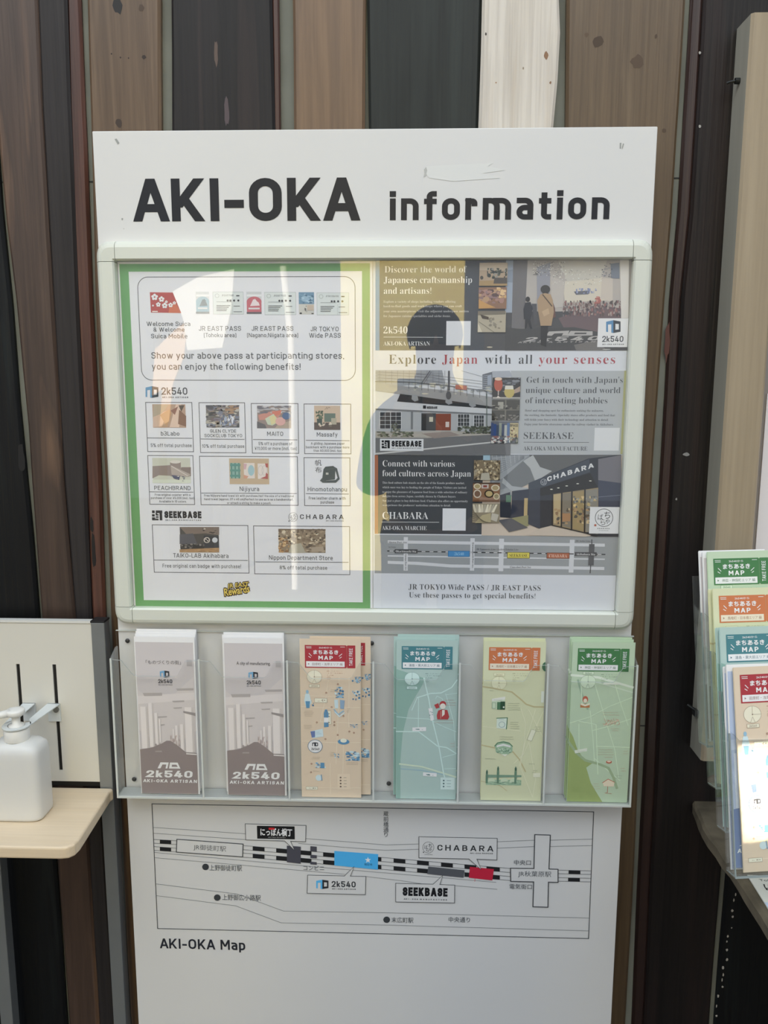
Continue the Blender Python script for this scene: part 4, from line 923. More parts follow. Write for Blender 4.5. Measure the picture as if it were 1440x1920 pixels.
for i in range(13): x = 380 + i * 60; S.line(c4((x, 180 + (x - 380) * .115), (x, 240 + (x - 380) * .13)), .0006, '#54585b', 8)
S.scatter(*c4((390, 190))[0], *c4((1160, 300))[0], 26, ('#a8a89c', '#b7b3a0', '#7c8184'), 10, 4, 7, 41)
S.poly(c4((815, 205), (920, 215), (918, 255), (812, 245)), '#b0614d', 9)
S.poly(c4((300, 290), (740, 350), (1160, 410), (1160, 440), (740, 400), (270, 360)), '#303438', 7)
for x, y in ((410, 300), (725, 330), (945, 355)): S.poly(c4((x, y - 8), (x + 50, y), (x + 60, y + 50), (x + 25, y + 62), (x - 5, y + 40)), '#8b8e90', 8)
S.poly(c4((745, 75), (762, 75), (762, 260), (745, 260)), '#4e545b', 9); S.ell(*c4((750, 305))[0], 5, 8, '#4e5358', 9, 12)
S.poly(c4((140, 420), (260, 362), (740, 400), (1160, 430), (1160, 475), (740, 455), (70, 430)), '#b9bcbf', 8)
S.poly(c4((70, 430), (740, 455), (1160, 475), (1150, 640), (70, 640)), '#9fa3a7', 7)
S.poly(c4((70, 425), (740, 455), (1160, 476), (1160, 490), (740, 470), (70, 442)), '#6d7175', 9)
S.rect(*c4((512, 398))[0], *c4((540, 428))[0], '#25272a', 10); S.text('SEEKBASE', c4((548, 428))[0], c4((645, 430))[0], '#25272a', 4.5, w=.26, gap=.1, l=10)
for x0, x1, y0, y1, nx, ny in ((110, 310, 460, 615, 4, 4), (835, 945, 480, 590, 4, 3), (985, 1080, 490, 595, 4, 3)):
    a, b = c4((x0, y0), (x1, y1)); S.rect(*a, *b, '#3c4044', 9)
    for i in range(nx + 1): xx = x0 + (x1 - x0) * i / nx; S.line(c4((xx, y0), (xx, y1)), .0008 if i % 2 == 0 else .0004, '#c3c6c8', 10)
    for i in range(ny + 1): yy = y0 + (y1 - y0) * i / ny; S.line(c4((x0, yy), (x1, yy)), .0005, '#c3c6c8', 10)
a, b = c4((497, 470), (630, 632)); S.rect(*a, *b, '#43494d', 9); a, b = c4((570, 505), (605, 550)); S.rect(*a, *b, '#b9b59f', 10); a, b = c4((505, 480), (540, 630)); S.rect(*a, *b, '#2a2f33', 10)
a, b = c4((632, 475), (770, 630)); S.rect(*a, *b, '#86402f', 9); a, b = c4((722, 550), (755, 600)); S.rect(*a, *b, '#c0b4ae', 10); S.rect(*c4((400, 440))[0], *c4((418, 620))[0], '#6f7377', 10)
S.poly(c4((70, 640), (500, 640), (770, 632), (1155, 665), (1155, 690), (900, 690), (500, 720), (70, 720)), '#a09a92', 8); S.poly(c4((500, 660), (760, 640), (860, 675), (620, 705)), '#8a7d76', 9)
S.scatter(*c4((835, 590))[0], *c4((1155, 660))[0], 60, ('#4c5245', '#5d6453', '#3d4238'), 7, 4, 11, 42); S.scatter(*c4((80, 640))[0], *c4((425, 690))[0], 60, ('#5b6150', '#747a63', '#454a3d', '#817c6c'), 7, 3, 11, 43); S.scatter(*c4((215, 560))[0], *c4((300, 650))[0], 22, ('#4b5145', '#6b6f60'), 3, 5, 12, 44)
S.line(c4((1105, 290), (1105, 620)), .0012, '#4a5a55', 12)
S.poly(c4((70, 700), (560, 700), (1155, 670), (1330, 660), (1325, 858), (70, 858)), '#68696c', 9); S.poly(c4((70, 840), (500, 800), (1150, 735), (1150, 748), (520, 812), (70, 855)), '#b5b6b4', 10)
a, b = c4((112, 708), (516, 822)); S.rect(*a, *b, '#c5c8cb', 13); mark_seek(S, *c4((128, 722))[0], *c4((203, 797))[0], '#1f2124', 14); S.text('SEEKBASE', c4((220, 780))[0], c4((497, 782))[0], '#1f2124', 11, w=.27, gap=.1, l=14); S.text('AKI-OKA MANUFACTURE', c4((222, 800))[0], c4((495, 801))[0], '#3c3e41', 2, w=.22, gap=.5, l=14)
S.build('photograph', pr)['label'] = 'photograph of a grey shop front below a railway bridge'
S = new()
S.rect(956.5, 695, 1175, 851.5, '#a5a9ab', 2); S.rect(1170.5, 695, 1174.8, 851.5, '#a9a868', 3)
GD = '#4a4d50'
S.text("Get in touch with Japan's", (987, 717.8), (1167.5, 717.8), GD, 11.2, 'serif'); S.text('unique culture and world', (985.5, 737), (1163, 737), GD, 11.2, 'serif'); S.text('of interesting hobbies', (985, 756.3), (1138.7, 756.3), GD, 11.2, 'serif')
body(S, (('Hotel and shopping spot for enthusiasts seeking the unknown,', 984, 1131.7), ('the exciting, the fantastic. Specialty stores offer products and food that', 983.5, 1153), ('will tickle your fancy with their technology and attention to detail.', 983, 1141), ('Enjoy your favorite obsessions under the railway viaduct in Akihabara.', 983, 1150)), (771.7, 780.3, 788.8, 797.5), '#606366', 3.8)
S.text('SEEKBASE', (981.7, 823), (1075, 823), GD, 12.3, 'serif'); S.line([(982, 829), (1104, 829.5)], .0006, GD, 3); S.text('AKI-OKA MANUFACTURE', (981, 844.7), (1101, 844.7), GD, 7.6, 'serif')
S.rect(1115, 802, 1160, 845, '#c8cacb', 3)
S.build('text_panel', pr)['label'] = 'pale grey panel of serif text about culture and hobbies'
def s4(S, a, b, c, d):
    S.rect(a, b, c, d, '#3b3837', 1); S.scatter(a + 18, b, c, b + 30, 30, ('#5b5f66', '#7b7f86', '#4a4d53'), 9, 4, 2, 51); S.rect(a, d - 3, c, d, '#a7a29a', 3)
    S.ell(a + 10.5, b + 13, 8, 13, '#b8513b', 4); S.ell(a + 10.5, b + 2.5, 7, 3, '#d7b79b', 5); S.rect(a + 9.6, b + 24, a + 11.4, b + 33, '#b9aaa0', 5); S.poly([(a + 6, d - 1), (a + 10, d - 6), (a + 15, d - 1)], '#c8beb4', 5)
    S.ell(a + 31, b + 27, 9.5, 11, '#b8a353', 4); S.poly([(a + 23.5, b + 15), (a + 38, b + 15), (a + 39, b + 22), (a + 22.5, b + 22)], '#cfc9ba', 5); S.poly([(a + 38, b + 24), (c, b + 16), (c, b + 26), (a + 40, b + 30)], '#a88d7a', 3)
small(923.6, 708, 975, 747.5, s4, 'small photograph of two beer glasses')
def s5(S, a, b, c, d):
    S.rect(a, b, c, d, '#4a4741', 1); S.rect(a, b + 18, c, b + 20, '#6f6a60', 2); S.rect(a + 24, b, a + 26, d, '#6f6a60', 2); S.rect(a + 11, b + 4, a + 21, b + 17, '#9b968a', 3); S.scatter(a, b + 10, c, b + 18, 22, ('#8d887c', '#2f2e2b', '#6c675d'), 4, 4, 3, 52); S.scatter(a, b + 28, c, d, 24, ('#8d887c', '#2f2e2b', '#77726a'), 5, 4, 3, 53)
small(922.5, 749.5, 973.5, 788, s5, 'small photograph of dark shop shelves')
def s6(S, a, b, c, d):
    S.rect(a, b, c, d, '#5f6169', 1)
    for i, q in enumerate(('#3a4c78', '#2c4a86', '#3c4a63', '#8a9180', '#2f3f63', '#a7a9a0', '#4a6a9c')): S.rect(a + i * 5, b + 3 + (i % 3) * 2, a + i * 5 + 4.4, b + 27, q, 2)
    S.rect(c - 15, b + 3, c, d - 10, '#b8a877', 3); S.text('SPACE', (c - 15, b + 10), (c - .5, b + 10), '#3c3a33', 5, w=.18, l=5); S.scatter(c - 15, b + 12, c, d - 6, 24, ('#8e5f3a', '#c9b98d', '#5a4a3a'), 3, 3, 5, 55); S.scatter(a, b + 27, c - 15, d, 50, ('#8b5d5b', '#3b3c40', '#a9a9a6', '#5b6a7c', '#c2c1ba'), 6, 4, 3, 54); S.scatter(c - 15, d - 12, c, d, 10, ('#3f4a3a', '#8c8a76'), 5, 4, 6, 56)
small(920.6, 790, 971, 831, s6, 'small photograph of boxes and books')
S = new()
S.rect(702.5, 853, 907.5, 1002, '#42464b', 1); S.rect(702.5, 853, 708.8, 1001, '#a8603f', 2)
S.text('Connect with various', (717.4, 874.8), (852.5, 874.8), WT, 11.6, 'serif'); S.text('food cultures across Japan', (717, 893.3), (882.8, 893.3), WT, 11.6, 'serif')
body(S, (('This food culture hub stands on the site of the Kanda produce market,', 717, 871), ('which once was key to feeding the people of Tokyo. Visitors are invited', 717, 874), ('to enjoy the pleasures of Japanese food from a wide selection of culinary', 717, 876), ('delights from across Japan, carefully chosen by Chabara buyers.', 717, 855), ('Not just a place to buy delicious food, Chabara also offers an opportunity', 717, 877), ("to experience the producers' meticulous attention to detail.", 717, 845)), (907.2, 915.8, 924.4, 932.4, 941, 949.2), '#b0b2b4', 3.8)
S.text('CHABARA', (717, 973), (803, 973), WT, 13, 'serif'); S.line([(716, 978.6), (823, 979.2)], .0006, WT, 3); S.text('AKI-OKA MARCHE', (716, 993.6), (800, 993.6), WT, 7.4, 'serif'); S.rect(830, 953, 873, 995, '#cfd1d4', 3)
S.build('text_panel', pr)['label'] = 'dark panel of white serif text about food cultures'
# corner shop photo
ox, oy, k = 930, 840, 5.333
S = new()
S.rect(906, 852.5, 1165.5, 1006, '#c3b19e', 2); S.rect(906, 852.5, 936, 866, '#8fb0c4', 3)
S.poly(c4((-60, 66), (360, 66), (420, 230), (440, 320), (330, 340), (160, 430), (-60, 440)), '#7d8287', 3); S.poly(c4((330, 66), (1250, 66), (1250, 330), (440, 330)), '#5a5c5c', 3)
S.poly(c4((-30, 90), (330, 75), (70, 300), (-40, 350)), '#8f959a', 4)
for i in range(7): S.line(c4((-40 + i * 45, 75), (-10 + i * 40, 300 - i * 30)), .0007, '#a7adb1', 5); S.line(c4((-40, 120 + i * 30), (280, 80 + i * 4)), .0005, '#6b7176', 5)
S.poly(c4((270, 130), (370, 70), (440, 190), (560, 230), (450, 300), (390, 330), (340, 200)), '#a5a8a8', 6); S.poly(c4((70, 300), (270, 130), (340, 210), (385, 330), (200, 420)), '#6c7072', 5); S.poly(c4((70, 295), (160, 380), (320, 400), (320, 430), (170, 440), (60, 350)), '#9da1a3', 6); S.poly(c4((30, 420), (150, 390), (160, 480), (40, 490)), '#8d9193', 5)
S.poly(c4((40, 470), (140, 440), (160, 700), (40, 690)), '#262c38', 7); S.poly(c4((160, 430), (325, 410), (325, 700), (150, 720)), '#2a3142', 7); S.rect(*c4((100, 470))[0], *c4((150, 540))[0], '#4f7a5c', 8); S.rect(*c4((282, 500))[0], *c4((312, 690))[0], '#b59a63', 8); S.poly(c4((150, 700), (320, 670), (330, 770), (300, 790)), '#8b8558', 8)
S.poly(c4((325, 350), (920, 105), (1250, 66), (1250, 885), (980, 885), (430, 805), (320, 760)), '#272b36', 7); S.poly(c4((325, 350), (930, 110), (940, 240), (450, 400), (330, 420)), '#39424f', 8)
S.poly(c4((325, 420), (440, 400), (440, 805), (320, 760)), '#333b4a', 9); S.poly(c4((1020, 110), (1250, 70), (1250, 350), (1020, 320)), '#6b6870', 8); S.poly(c4((1020, 320), (1250, 350), (1240, 600), (1020, 600)), '#353c52', 8); S.line(c4((1020, 490), (1245, 470)), .0005, '#7e8494', 9)
S.poly(c4((440, 400), (940, 250), (1020, 400), (570, 460), (440, 480)), '#1d1c1e', 9)
for x, y in ((553, 412), (622, 398), (706, 378), (815, 356), (942, 328)): S.ell(*c4((x, y))[0], 2.6, .9, '#d9d3c4', 10, 10)
S.text('CHABARA', c4((512, 335))[0], c4((978, 192))[0], '#cfd0cf', 8.5, w=.2, gap=.22, l=10, level=False, slant=.2)
mark_chabara(S, *c4((475, 340))[0], 5.6, '#b9bdc2', .0005, 10)
S.poly(c4((570, 460), (1020, 395), (1020, 840), (870, 840), (570, 770)), '#8f7a55', 10)
for q, c in (((575, 465, 650, 775), '#b59c6c'), ((665, 455, 750, 800), '#7a705f'), ((765, 440, 880, 830), '#9a814f'), ((895, 420, 1015, 860), '#7f7a6c')):
    S.poly(c4((q[0], q[1]), (q[2], q[1] - 10), (q[2], q[3]), (q[0], q[3] - 25)), c, 11)
S.scatter(*c4((580, 600))[0], *c4((1010, 760))[0], 60, ('#a98557', '#5a4a38', '#c3a878', '#8d6a48', '#4f4a42'), 5, 5, 12, 61); S.scatter(*c4((770, 480))[0], *c4((1010, 600))[0], 40, ('#8a8a84', '#b49a62', '#5f5f5c', '#d0b070'), 5, 5, 12, 62); S.poly(c4((660, 655), (740, 650), (740, 730), (660, 735)), '#a8764a', 13)
for x, y0, y1 in ((655, 445, 790), (757, 430, 815), (887, 410, 845)): S.line(c4((x, y0), (x - 4, y1)), .0022, '#1b1a1c', 14)
S.line(c4((565, 460), (560, 770)), .0016, '#1b1a1c', 14); S.line(c4((560, 770), (880, 845), (1000, 880)), .0016, '#1b1a1c', 14)
S.poly(c4((20, 720), (150, 700), (320, 795), (130, 840)), '#55555a', 9); S.poly(c4((430, 805), (550, 775), (960, 870), (900, 885), (300, 870)), '#bfae9c', 8)
a, b = c4((938, 587), (1220, 855)); S.rect(*a, *b, '#d0d1d2', 15); mark_chabara(S, *c4((1077, 695))[0], 16.5, '#303234', .0008, 16); S.rect(*c4((980, 760))[0], *c4((1000, 780))[0], '#b5573c', 16); S.text('CHABARA', c4((1010, 808))[0], c4((1132, 809))[0], '#3a3c3e', 2, w=.2, gap=.4, l=16); S.text('AKI-OKA MARCHE', c4((1025, 826))[0], c4((1120, 827))[0], '#55575a', 1.3, l=16)
S.build('photograph', pr)['label'] = 'photograph of a dark corner shop with a lit CHABARA sign'
def s7(S, a, b, c, d):
    S.rect(a, b, c, d, '#7b6a50', 1); S.scatter(a, b, c, d, 110, ('#a3906c', '#5b4d3a', '#8d7a58', '#c0ad86', '#46392b', '#9a8f78'), 4, 4, 2, 71); S.poly([(a + 14, d - 13), (a + 28, d - 14), (a + 30, d), (a + 12, d)], '#a7a08e', 3)
small(888.6, 862.6, 937, 900, s7, 'small photograph of packed shop shelves')
def s8(S, a, b, c, d):
    S.rect(a, b, c, d, '#8a5f3f', 1); S.rect(a, b, c, b + 2.5, '#4a3626', 2)
    for x, y, rx, ry, q, e in ((8, 21, 7.5, 8, '#c3b6a2', '#74543f'), (8, 7, 7, 5.5, '#cfc2a6', '#a5905f'), (30, 21, 9, 7.5, '#33291f', '#b39a63'), (44, 26, 6, 6, '#c9b891', '#8a7a52'), (42, 10, 8, 6, '#c9bfa6', '#a58f63')):
        S.ell(min(a + x, c - rx), b + y, rx, ry, q, 3); S.ell(min(a + x, c - rx), b + y, rx * .72, ry * .72, e, 4)
    S.rect(a + 16, b + 3, a + 29, b + 11, '#b5aaa4', 3); S.rect(a + 19, b + 5, a + 26, b + 9, '#8c3f34', 4); S.rect(a, d - 4, c, d, '#6d4429', 2)
small(886.8, 904.5, 936.5, 940.5, s8, 'small photograph of a meal in bowls')
def s9(S, a, b, c, d):
    S.rect(a, b, c, d, '#8a7d64', 1)
    for i in range(9): S.poly([(a + i * 5.4, b + 2), (a + i * 5.4 + 3.5, b + 2), (a + i * 4 + 8, b + 17), (a + i * 4 + 3, b + 17)], ('#c2b79c', '#a39a86', '#d1c7ae')[i % 3], 2)
    for i in range(6): S.line([(a, b + 12 + i * 4), (a + 20 + i * 3, d)], .0005, '#4c4434', 3)
    S.poly([(a + 4, d), (a + 18, b + 22), (a + 34, b + 18), (a + 34, d)], '#a99a72', 2); S.poly([(c - 14, b + 18), (c - 1, b + 21), (c - 5, d - 2), (c - 16, d - 6)], '#b3ab9b', 4)
small(886, 943.5, 936, 980, s9, 'small photograph of goods with paper tags')
# area map strip
S = new()
S.rect(702.5, 1002.5, 1165, 1079, '#8f9395', 0.5)
RD = '#c3c5c8'
S.poly([(727, 1013), (1134, 1019.3), (1134, 1025), (727, 1018.6)], RD, 1); S.poly([(727, 1041), (1134, 1047.4), (1134, 1049.8), (727, 1043.4)], RD, 1)
S.poly([(727, 1051.5), (785, 1053.5), (845, 1058.3), (1133, 1063), (1133, 1068.7), (845, 1064), (780, 1059), (727, 1057)], RD, 1)
for x0, y0, x1, y1 in ((757, 1007, 764.5, 1070), (882, 1009, 889, 1070), (936, 1010, 943.5, 1071), (1068.5, 1012, 1075, 1073.5)): S.rect(x0, y0, x1, y1, RD, 1.5)
S.line([(727, 1033), (1134, 1039.5)], .0016, '#35373a', 2)
for i in range(27): xx = 731 + i * 15; S.line([(xx, 1033 + (xx - 727) * .016), (xx + 6, 1033 + (xx + 6 - 727) * .016)], .0009, '#d2d3d4', 3)
S.rect(740, 1029.5, 783, 1037.5, '#4a4b4e', 4); S.text('Okachimachi Sta.', (742, 1035.5), (781, 1035.8), '#d0d0d0', 4, 'serif', l=5, res=1)
S.rect(840, 1032.5, 880.5, 1044, '#2d6ca4', 4); S.rect(841, 1033.5, 879.5, 1043, '#3b86c3', 5); S.text('2k540', (852, 1041), (869.5, 1041), '#8fc1e0', 5.2, 'serif', l=6, res=1)
S.rect(951, 1035, 993, 1047, '#6f6420', 4); S.rect(952, 1036, 992, 1046, '#d2c13c', 5); S.text('SEEKBASE', (955, 1044), (989, 1044), '#4b4518', 5.6, 'serif', l=6, res=1)
S.rect(1025, 1036, 1067.5, 1047.5, '#6d3420', 4); S.rect(1026, 1037, 1066.5, 1046.5, '#b05a3a', 5); S.text('CHABARA', (1029, 1045), (1063, 1045), '#d9b7a2', 5.6, 'serif', l=6, res=1)
S.rect(1104.5, 1020, 1113, 1060, '#55565a', 4); S.rect(1077.5, 1035, 1118.5, 1042.5, '#4b4c50', 5); S.text('Akihabara Sta.', (1080, 1041), (1116.5, 1041), '#d0d0d0', 4, 'serif', l=6, res=1)
S.line([(1109.5, 1012), (1109.5, 1020)], .0012, '#35373a', 4); S.line([(1107.5, 1060), (1106.5, 1074)], .0012, '#35373a', 4)
S.text('Showa Dori Ave.', (729, 1018), (764, 1018.5), '#55575a', 3.4, 'serif', l=6, res=1); S.text('Chuo-dori Dori Ave.', (956, 1064.5), (996, 1065), '#55575a', 3.4, 'serif', l=6, res=1); S.text('JR Yamanote Line / Keihin Tohoku Line', (893, 1031), (972, 1032), '#5a5c60', 3.4, 'serif', l=6, res=1)
S.text('to Ueno', (729, 1027), (742, 1027), '#55575a', 3, 'serif', l=6, res=1); S.text('JR Sobu Line', (1079, 1015.5), (1107, 1016), '#5a5c60', 3, 'serif', l=6, res=1); S.text('Kuramaebashi Dori Ave.', (885.5, 1017), (885, 1065), '#5a5c60', 3, 'serif', l=6, res=1, level=False); S.text('Kasuga Dori Ave.', (759.5, 1039), (759.5, 1069), '#5a5c60', 3, 'serif', l=6, res=1, level=False)
S.build('area_map', pr)['label'] = 'grey strip map with blue, yellow and orange boxes'
S = new()
S.text('JR TOKYO Wide PASS / JR EAST PASS', (766, 1105), (1013.5, 1107.5), '#4c4f53', 10, 'serif', spacing=1.05); S.text('Use these passes to get special benefits!', (767, 1120), (1003.5, 1122.5), '#4c4f53', 10, 'serif', spacing=1.05)
S.build('pass_line', pr)
# ------------------------------------------------------------------ clear six-pocket brochure holder screwed to the board
ACR = clear('clear_acrylic', (.996, .997, .996), 1.3, .03, milk=.003)
ACE = solid('acrylic_cut_edge', '#d4d8d2', .35, spec=.5)
HX0, HX1, HZ0, HZ1 = -.0025, .7932, .8085, 1.0712
HY = -.0325; DIVX = [.1335, .268, .3983, .5284, .66]
holder = tag(empty('brochure_holder', (0, 0, 0)), 'clear acrylic brochure holder of six pockets screwed across the white board', 'brochure holder')
def panel_xz(name, poly, y0, y1, parent, edge_w=None, face=ACR, edge=ACE):
    """sheet cut to a polygon in x-z, with pale cut edges"""
    mb = MB(); n = len(poly); mb.prism(poly, 'y', y0, y1, face, cap=True)
    # side faces get the edge material
    i = mb.mi(edge)
    for k in range(n): mb.m[k] = i
    return mb.build(name, parent)
g = MB(); g.box((HX0, -.0029, HZ0), (HX1, -.0009, HZ1), ACR); bp_ = g.build('back_plate', holder)
g = MB(); g.box((HX0, -.0031, HZ1 - .0012), (HX1, -.0008, HZ1), ACE); g.build('plate_edge', holder)
bounds = [HX0] + DIVX + [HX1]
zt, zc = 1.0335, 1.0080
top = []
for i in range(6):
    x0, x1 = bounds[i], bounds[i + 1]
    top += [(x0 + .004, zt), (x0 + .017, zt - .001), (x0 + .034, zc + .002), (x0 + .037, zc), (x1 - .036, zc), (x1 - .033, zc + .002), (x1 - .021, zt - .001), (x1 - .004, zt)]
poly = [(HX0, HZ0), (HX1, HZ0), (HX1, zt)] + top[::-1] + [(HX0, zt)]
# front in vertical strips so that faces stay convex
mb = MB()
pts = [(HX0, zt)] + top + [(HX1, zt)]
for (xa, za), (xb, zb) in zip(pts, pts[1:]):
    if xb - xa < 1e-6: continue
    for yy in (HY, HY + .002): mb.add([(xa, yy, HZ0), (xb, yy, HZ0), (xb, yy, zb), (xa, yy, za)], [(0, 1, 2, 3)], ACR)
    mb.add([(xa, HY, za), (xb, HY, zb), (xb, HY + .002, zb), (xa, HY + .002, za)], [(0, 1, 2, 3)], solid('acrylic_rim', '#a9aeaa', .3))
mb.build('front_panel', holder)
g = MB(); g.box((HX0, HY, HZ0), (HX1, -.0029, HZ0 + .0022), solid('acrylic_floor', '#b9bdb9', .4)); g.box((HX0, HY - .0004, HZ0 - .0004), (HX1, HY + .0022, HZ0 + .0026), ACE); g.build('floor_strip', holder)
for i, x in enumerate([HX0 + .001] + DIVX + [HX1 - .001]):
    outer = i in (0, 6)
    g = MB(); zt2 = zt + .002
    zb = zt + .012
    g.prism([(HY + .001, HZ0), (-.003, HZ0), (-.003, zb), (-.010, zb), (HY + .001, zt2)], 'x', x - .0011, x + .0011, ACR if not outer else clear('acrylic_side', (.9, .91, .89), 1.49, .04, milk=.12))
    g.box((x - .0013, HY - .0006, HZ0), (x + .0013, HY + .0014, zt2), ACE)
    g.build('end_panel' if outer else 'divider', holder)
SCR = solid('screw_steel', '#4a4a4a', .4, .6)
for px, py in ((239, 1201.5), (251.5, 1461), (697, 1206), (729, 1469)):
    p = on_y(px, py, -.003); g = MB(); v = []
    prof = [(.0036, 0), (.0036, .0006), (.0026, .0016), (.0008, .0019)]
    n = 16
    for r, d in prof: v += [(p.x + r * math.cos(2 * math.pi * k / n), -.0029 - d, p.z + r * math.sin(2 * math.pi * k / n)) for k in range(n)]
    f = [(i * n + k, i * n + (k + 1) % n, (i + 1) * n + (k + 1) % n, (i + 1) * n + k) for i in range(3) for k in range(n)] + [tuple(3 * n + k for k in range(n))]
    g.add(v, f, SCR); g.build('screw', holder, smooth=True)

# ------------------------------------------------------------------ brochures (93 x 257 mm folded sheets)
BWD, BHT = .093, .257
KB = 1.45
class Cover(Sheet):
    """measured on an enlarged view of one brochure: ox, oy is its top left corner, sc enlarged pixels per brochure width"""
    def __init__(s, ox, oy, sx, sy, lean, k=KB):
        def m(x, y): return ((x - ox - lean * (y - oy)) * BWD / sx, BHT - (y - oy) * BHT / sy)
        super().__init__(m, -.0020, k, rough=.45, grey=.18)
def brochure_body(paper, edge='#d8d8d4', stack=3):
    """a folded sheet: panels fanned slightly at the fold"""
    mb = MB(); P = ink(paper, KB, .5, .3, .18); E = ink(edge, KB, .6)
    for i in range(stack):
        y1 = -i * .0005; y0 = y1 - .0004
        mb.box((0 + .0003 * (i % 2), y0, .0006 * i), (BWD - .0004 * ((i + 1) % 2), y1, BHT - .0004 * (stack - 1 - i)), P if i == stack - 1 else E)
    return mb.build('brochure')
def ticket_head(C, col, pale, area, tcol='#6a6a6a'):
    T_ = lambda u, v: (u, v)
    # head band measured on the 800 x 1735 unit face: x 8..84.6 mm, y 9.6..45.5 mm
    def R(x0, y0, x1, y1, c, l): C.rect(x0, y0, x1, y1, c, l)
    R(8.0, 9.6, 71.6, 45.5, col, 3); R(71.9, 9.6, 84.6, 45.5, col, 3)
    W_ = '#e9e9e4'
    C.ell(71.7, 9.6, 1.0, 1.0, pale, 4, 12); C.ell(71.7, 45.5, 1.0, 1.0, pale, 4, 12)
    C.text('2k540から', (29.5, 14.9), (49.5, 14.9), W_, 2.7, 'bold', l=4, off=.01)
    C.text('まちあるき', (21.2, 23.8), (58.5, 23.8), W_, 6.2, 'bold', l=4, off=.032)
    C.text('MAP', (28.6, 32.6), (50.6, 32.6), W_, 6.2, w=.2, gap=.22, l=4, seg=3)
    for a, b in (((14.4, 22.8), (18.0, 26.6)), ((13.8, 27.6), (16.6, 29.4)), ((64.2, 23.2), (60.0, 26.8)), ((63.6, 28.0), (61.2, 29.6))): C.line([a, b], .0009, W_, 4)
    R(9.8, 35.2, 68.4, 43.8, '#d5d9d4' if col != '#c2693b' else '#ddc5ac', 4)
    C.poly([(12.8, 38.0), (15.0, 39.4), (12.8, 40.8)], tcol, 5); C.text(area, (19.0, 41.6), (65.2, 41.6), tcol, 4.3, 'cjk', l=5)
    C.text('TAKE FREE', (80.6, 41.6), (80.6, 14.2), W_, 5.4, w=.15, gap=.2, l=4, level=False)
    for x0, x1, yy in ((10.2, 17.8, 12.2), (10.6, 17.8, 14.2), (62.2, 68.6, 12.2)): C.line([(x0, yy), (x1, yy)], .0007, '#c9cfca', 4)
def mmcover(): 
    C = Cover(0, 0, 93, 257, 0); return C
def compass(C, x, y, r, ink_c, pale, label_up=False):
    C.ell(x, y, r, r * .92, pale, 2, 24); C.ring(x, y, r, r * .92, .0003, ink_c, 3); C.line([(x, y), (x, y - r * .9)], .0003, ink_c, 4); C.line([(x, y), (x + r, y)], .0003, ink_c, 4); C.ell(x, y, .9, .9, ink_c, 4, 10); C.line([(x - 3, y + r * .85), (x, y + 3), (x + 3, y + r * .85)], .0003, ink_c, 4)
    yy = y - r - 4.5 if label_up else y + r + .5
    C.rect(x - 8, yy, x + 8, yy + 4.6, pale, 4); C.frame(x - 8, yy, x + 8, yy + 4.6, .0003, ink_c, 5); C.text('2k540', (x - 5, yy + 3.5), (x + 5, yy + 3.5), ink_c, 2.3, l=6)
def legend_lines(C, x, y, c):
    for i, wd in enumerate((24, 28, 12)): C.scatter(x, y + i * 3.3, x + wd, y + i * 3.3 + .9, int(wd * .9), (c,), .9, .8, 3, 100 + i)
    C.ring(x + 3, y + 11.5, 2.4, 2.4, .0003, c, 3, 14); C.rect(x + 2.6, y + 10.6, x + 3.2, y + 12.4, c, 4)
def squiggle(C, x, y, wd, rows, c, seed, dy=2.6):
    """a few rows of hand lettering too small to read"""
    R = random.Random(seed)
    for r in range(rows):
        q = x + R.uniform(0, 2)
        while q < x + wd - R.uniform(0, 4):
            a = R.uniform(.7, 1.3); C.line([(q, y + r * dy + R.uniform(-.5, .3)), (q + a, y + r * dy + R.uniform(-.6, .4)), (q + a * .5, y + r * dy + .8)], .00022, c, 5); q += a + .6
def road(C, pts, w, c, l=2): C.line(pts, w, c, l)
COVERS = {}
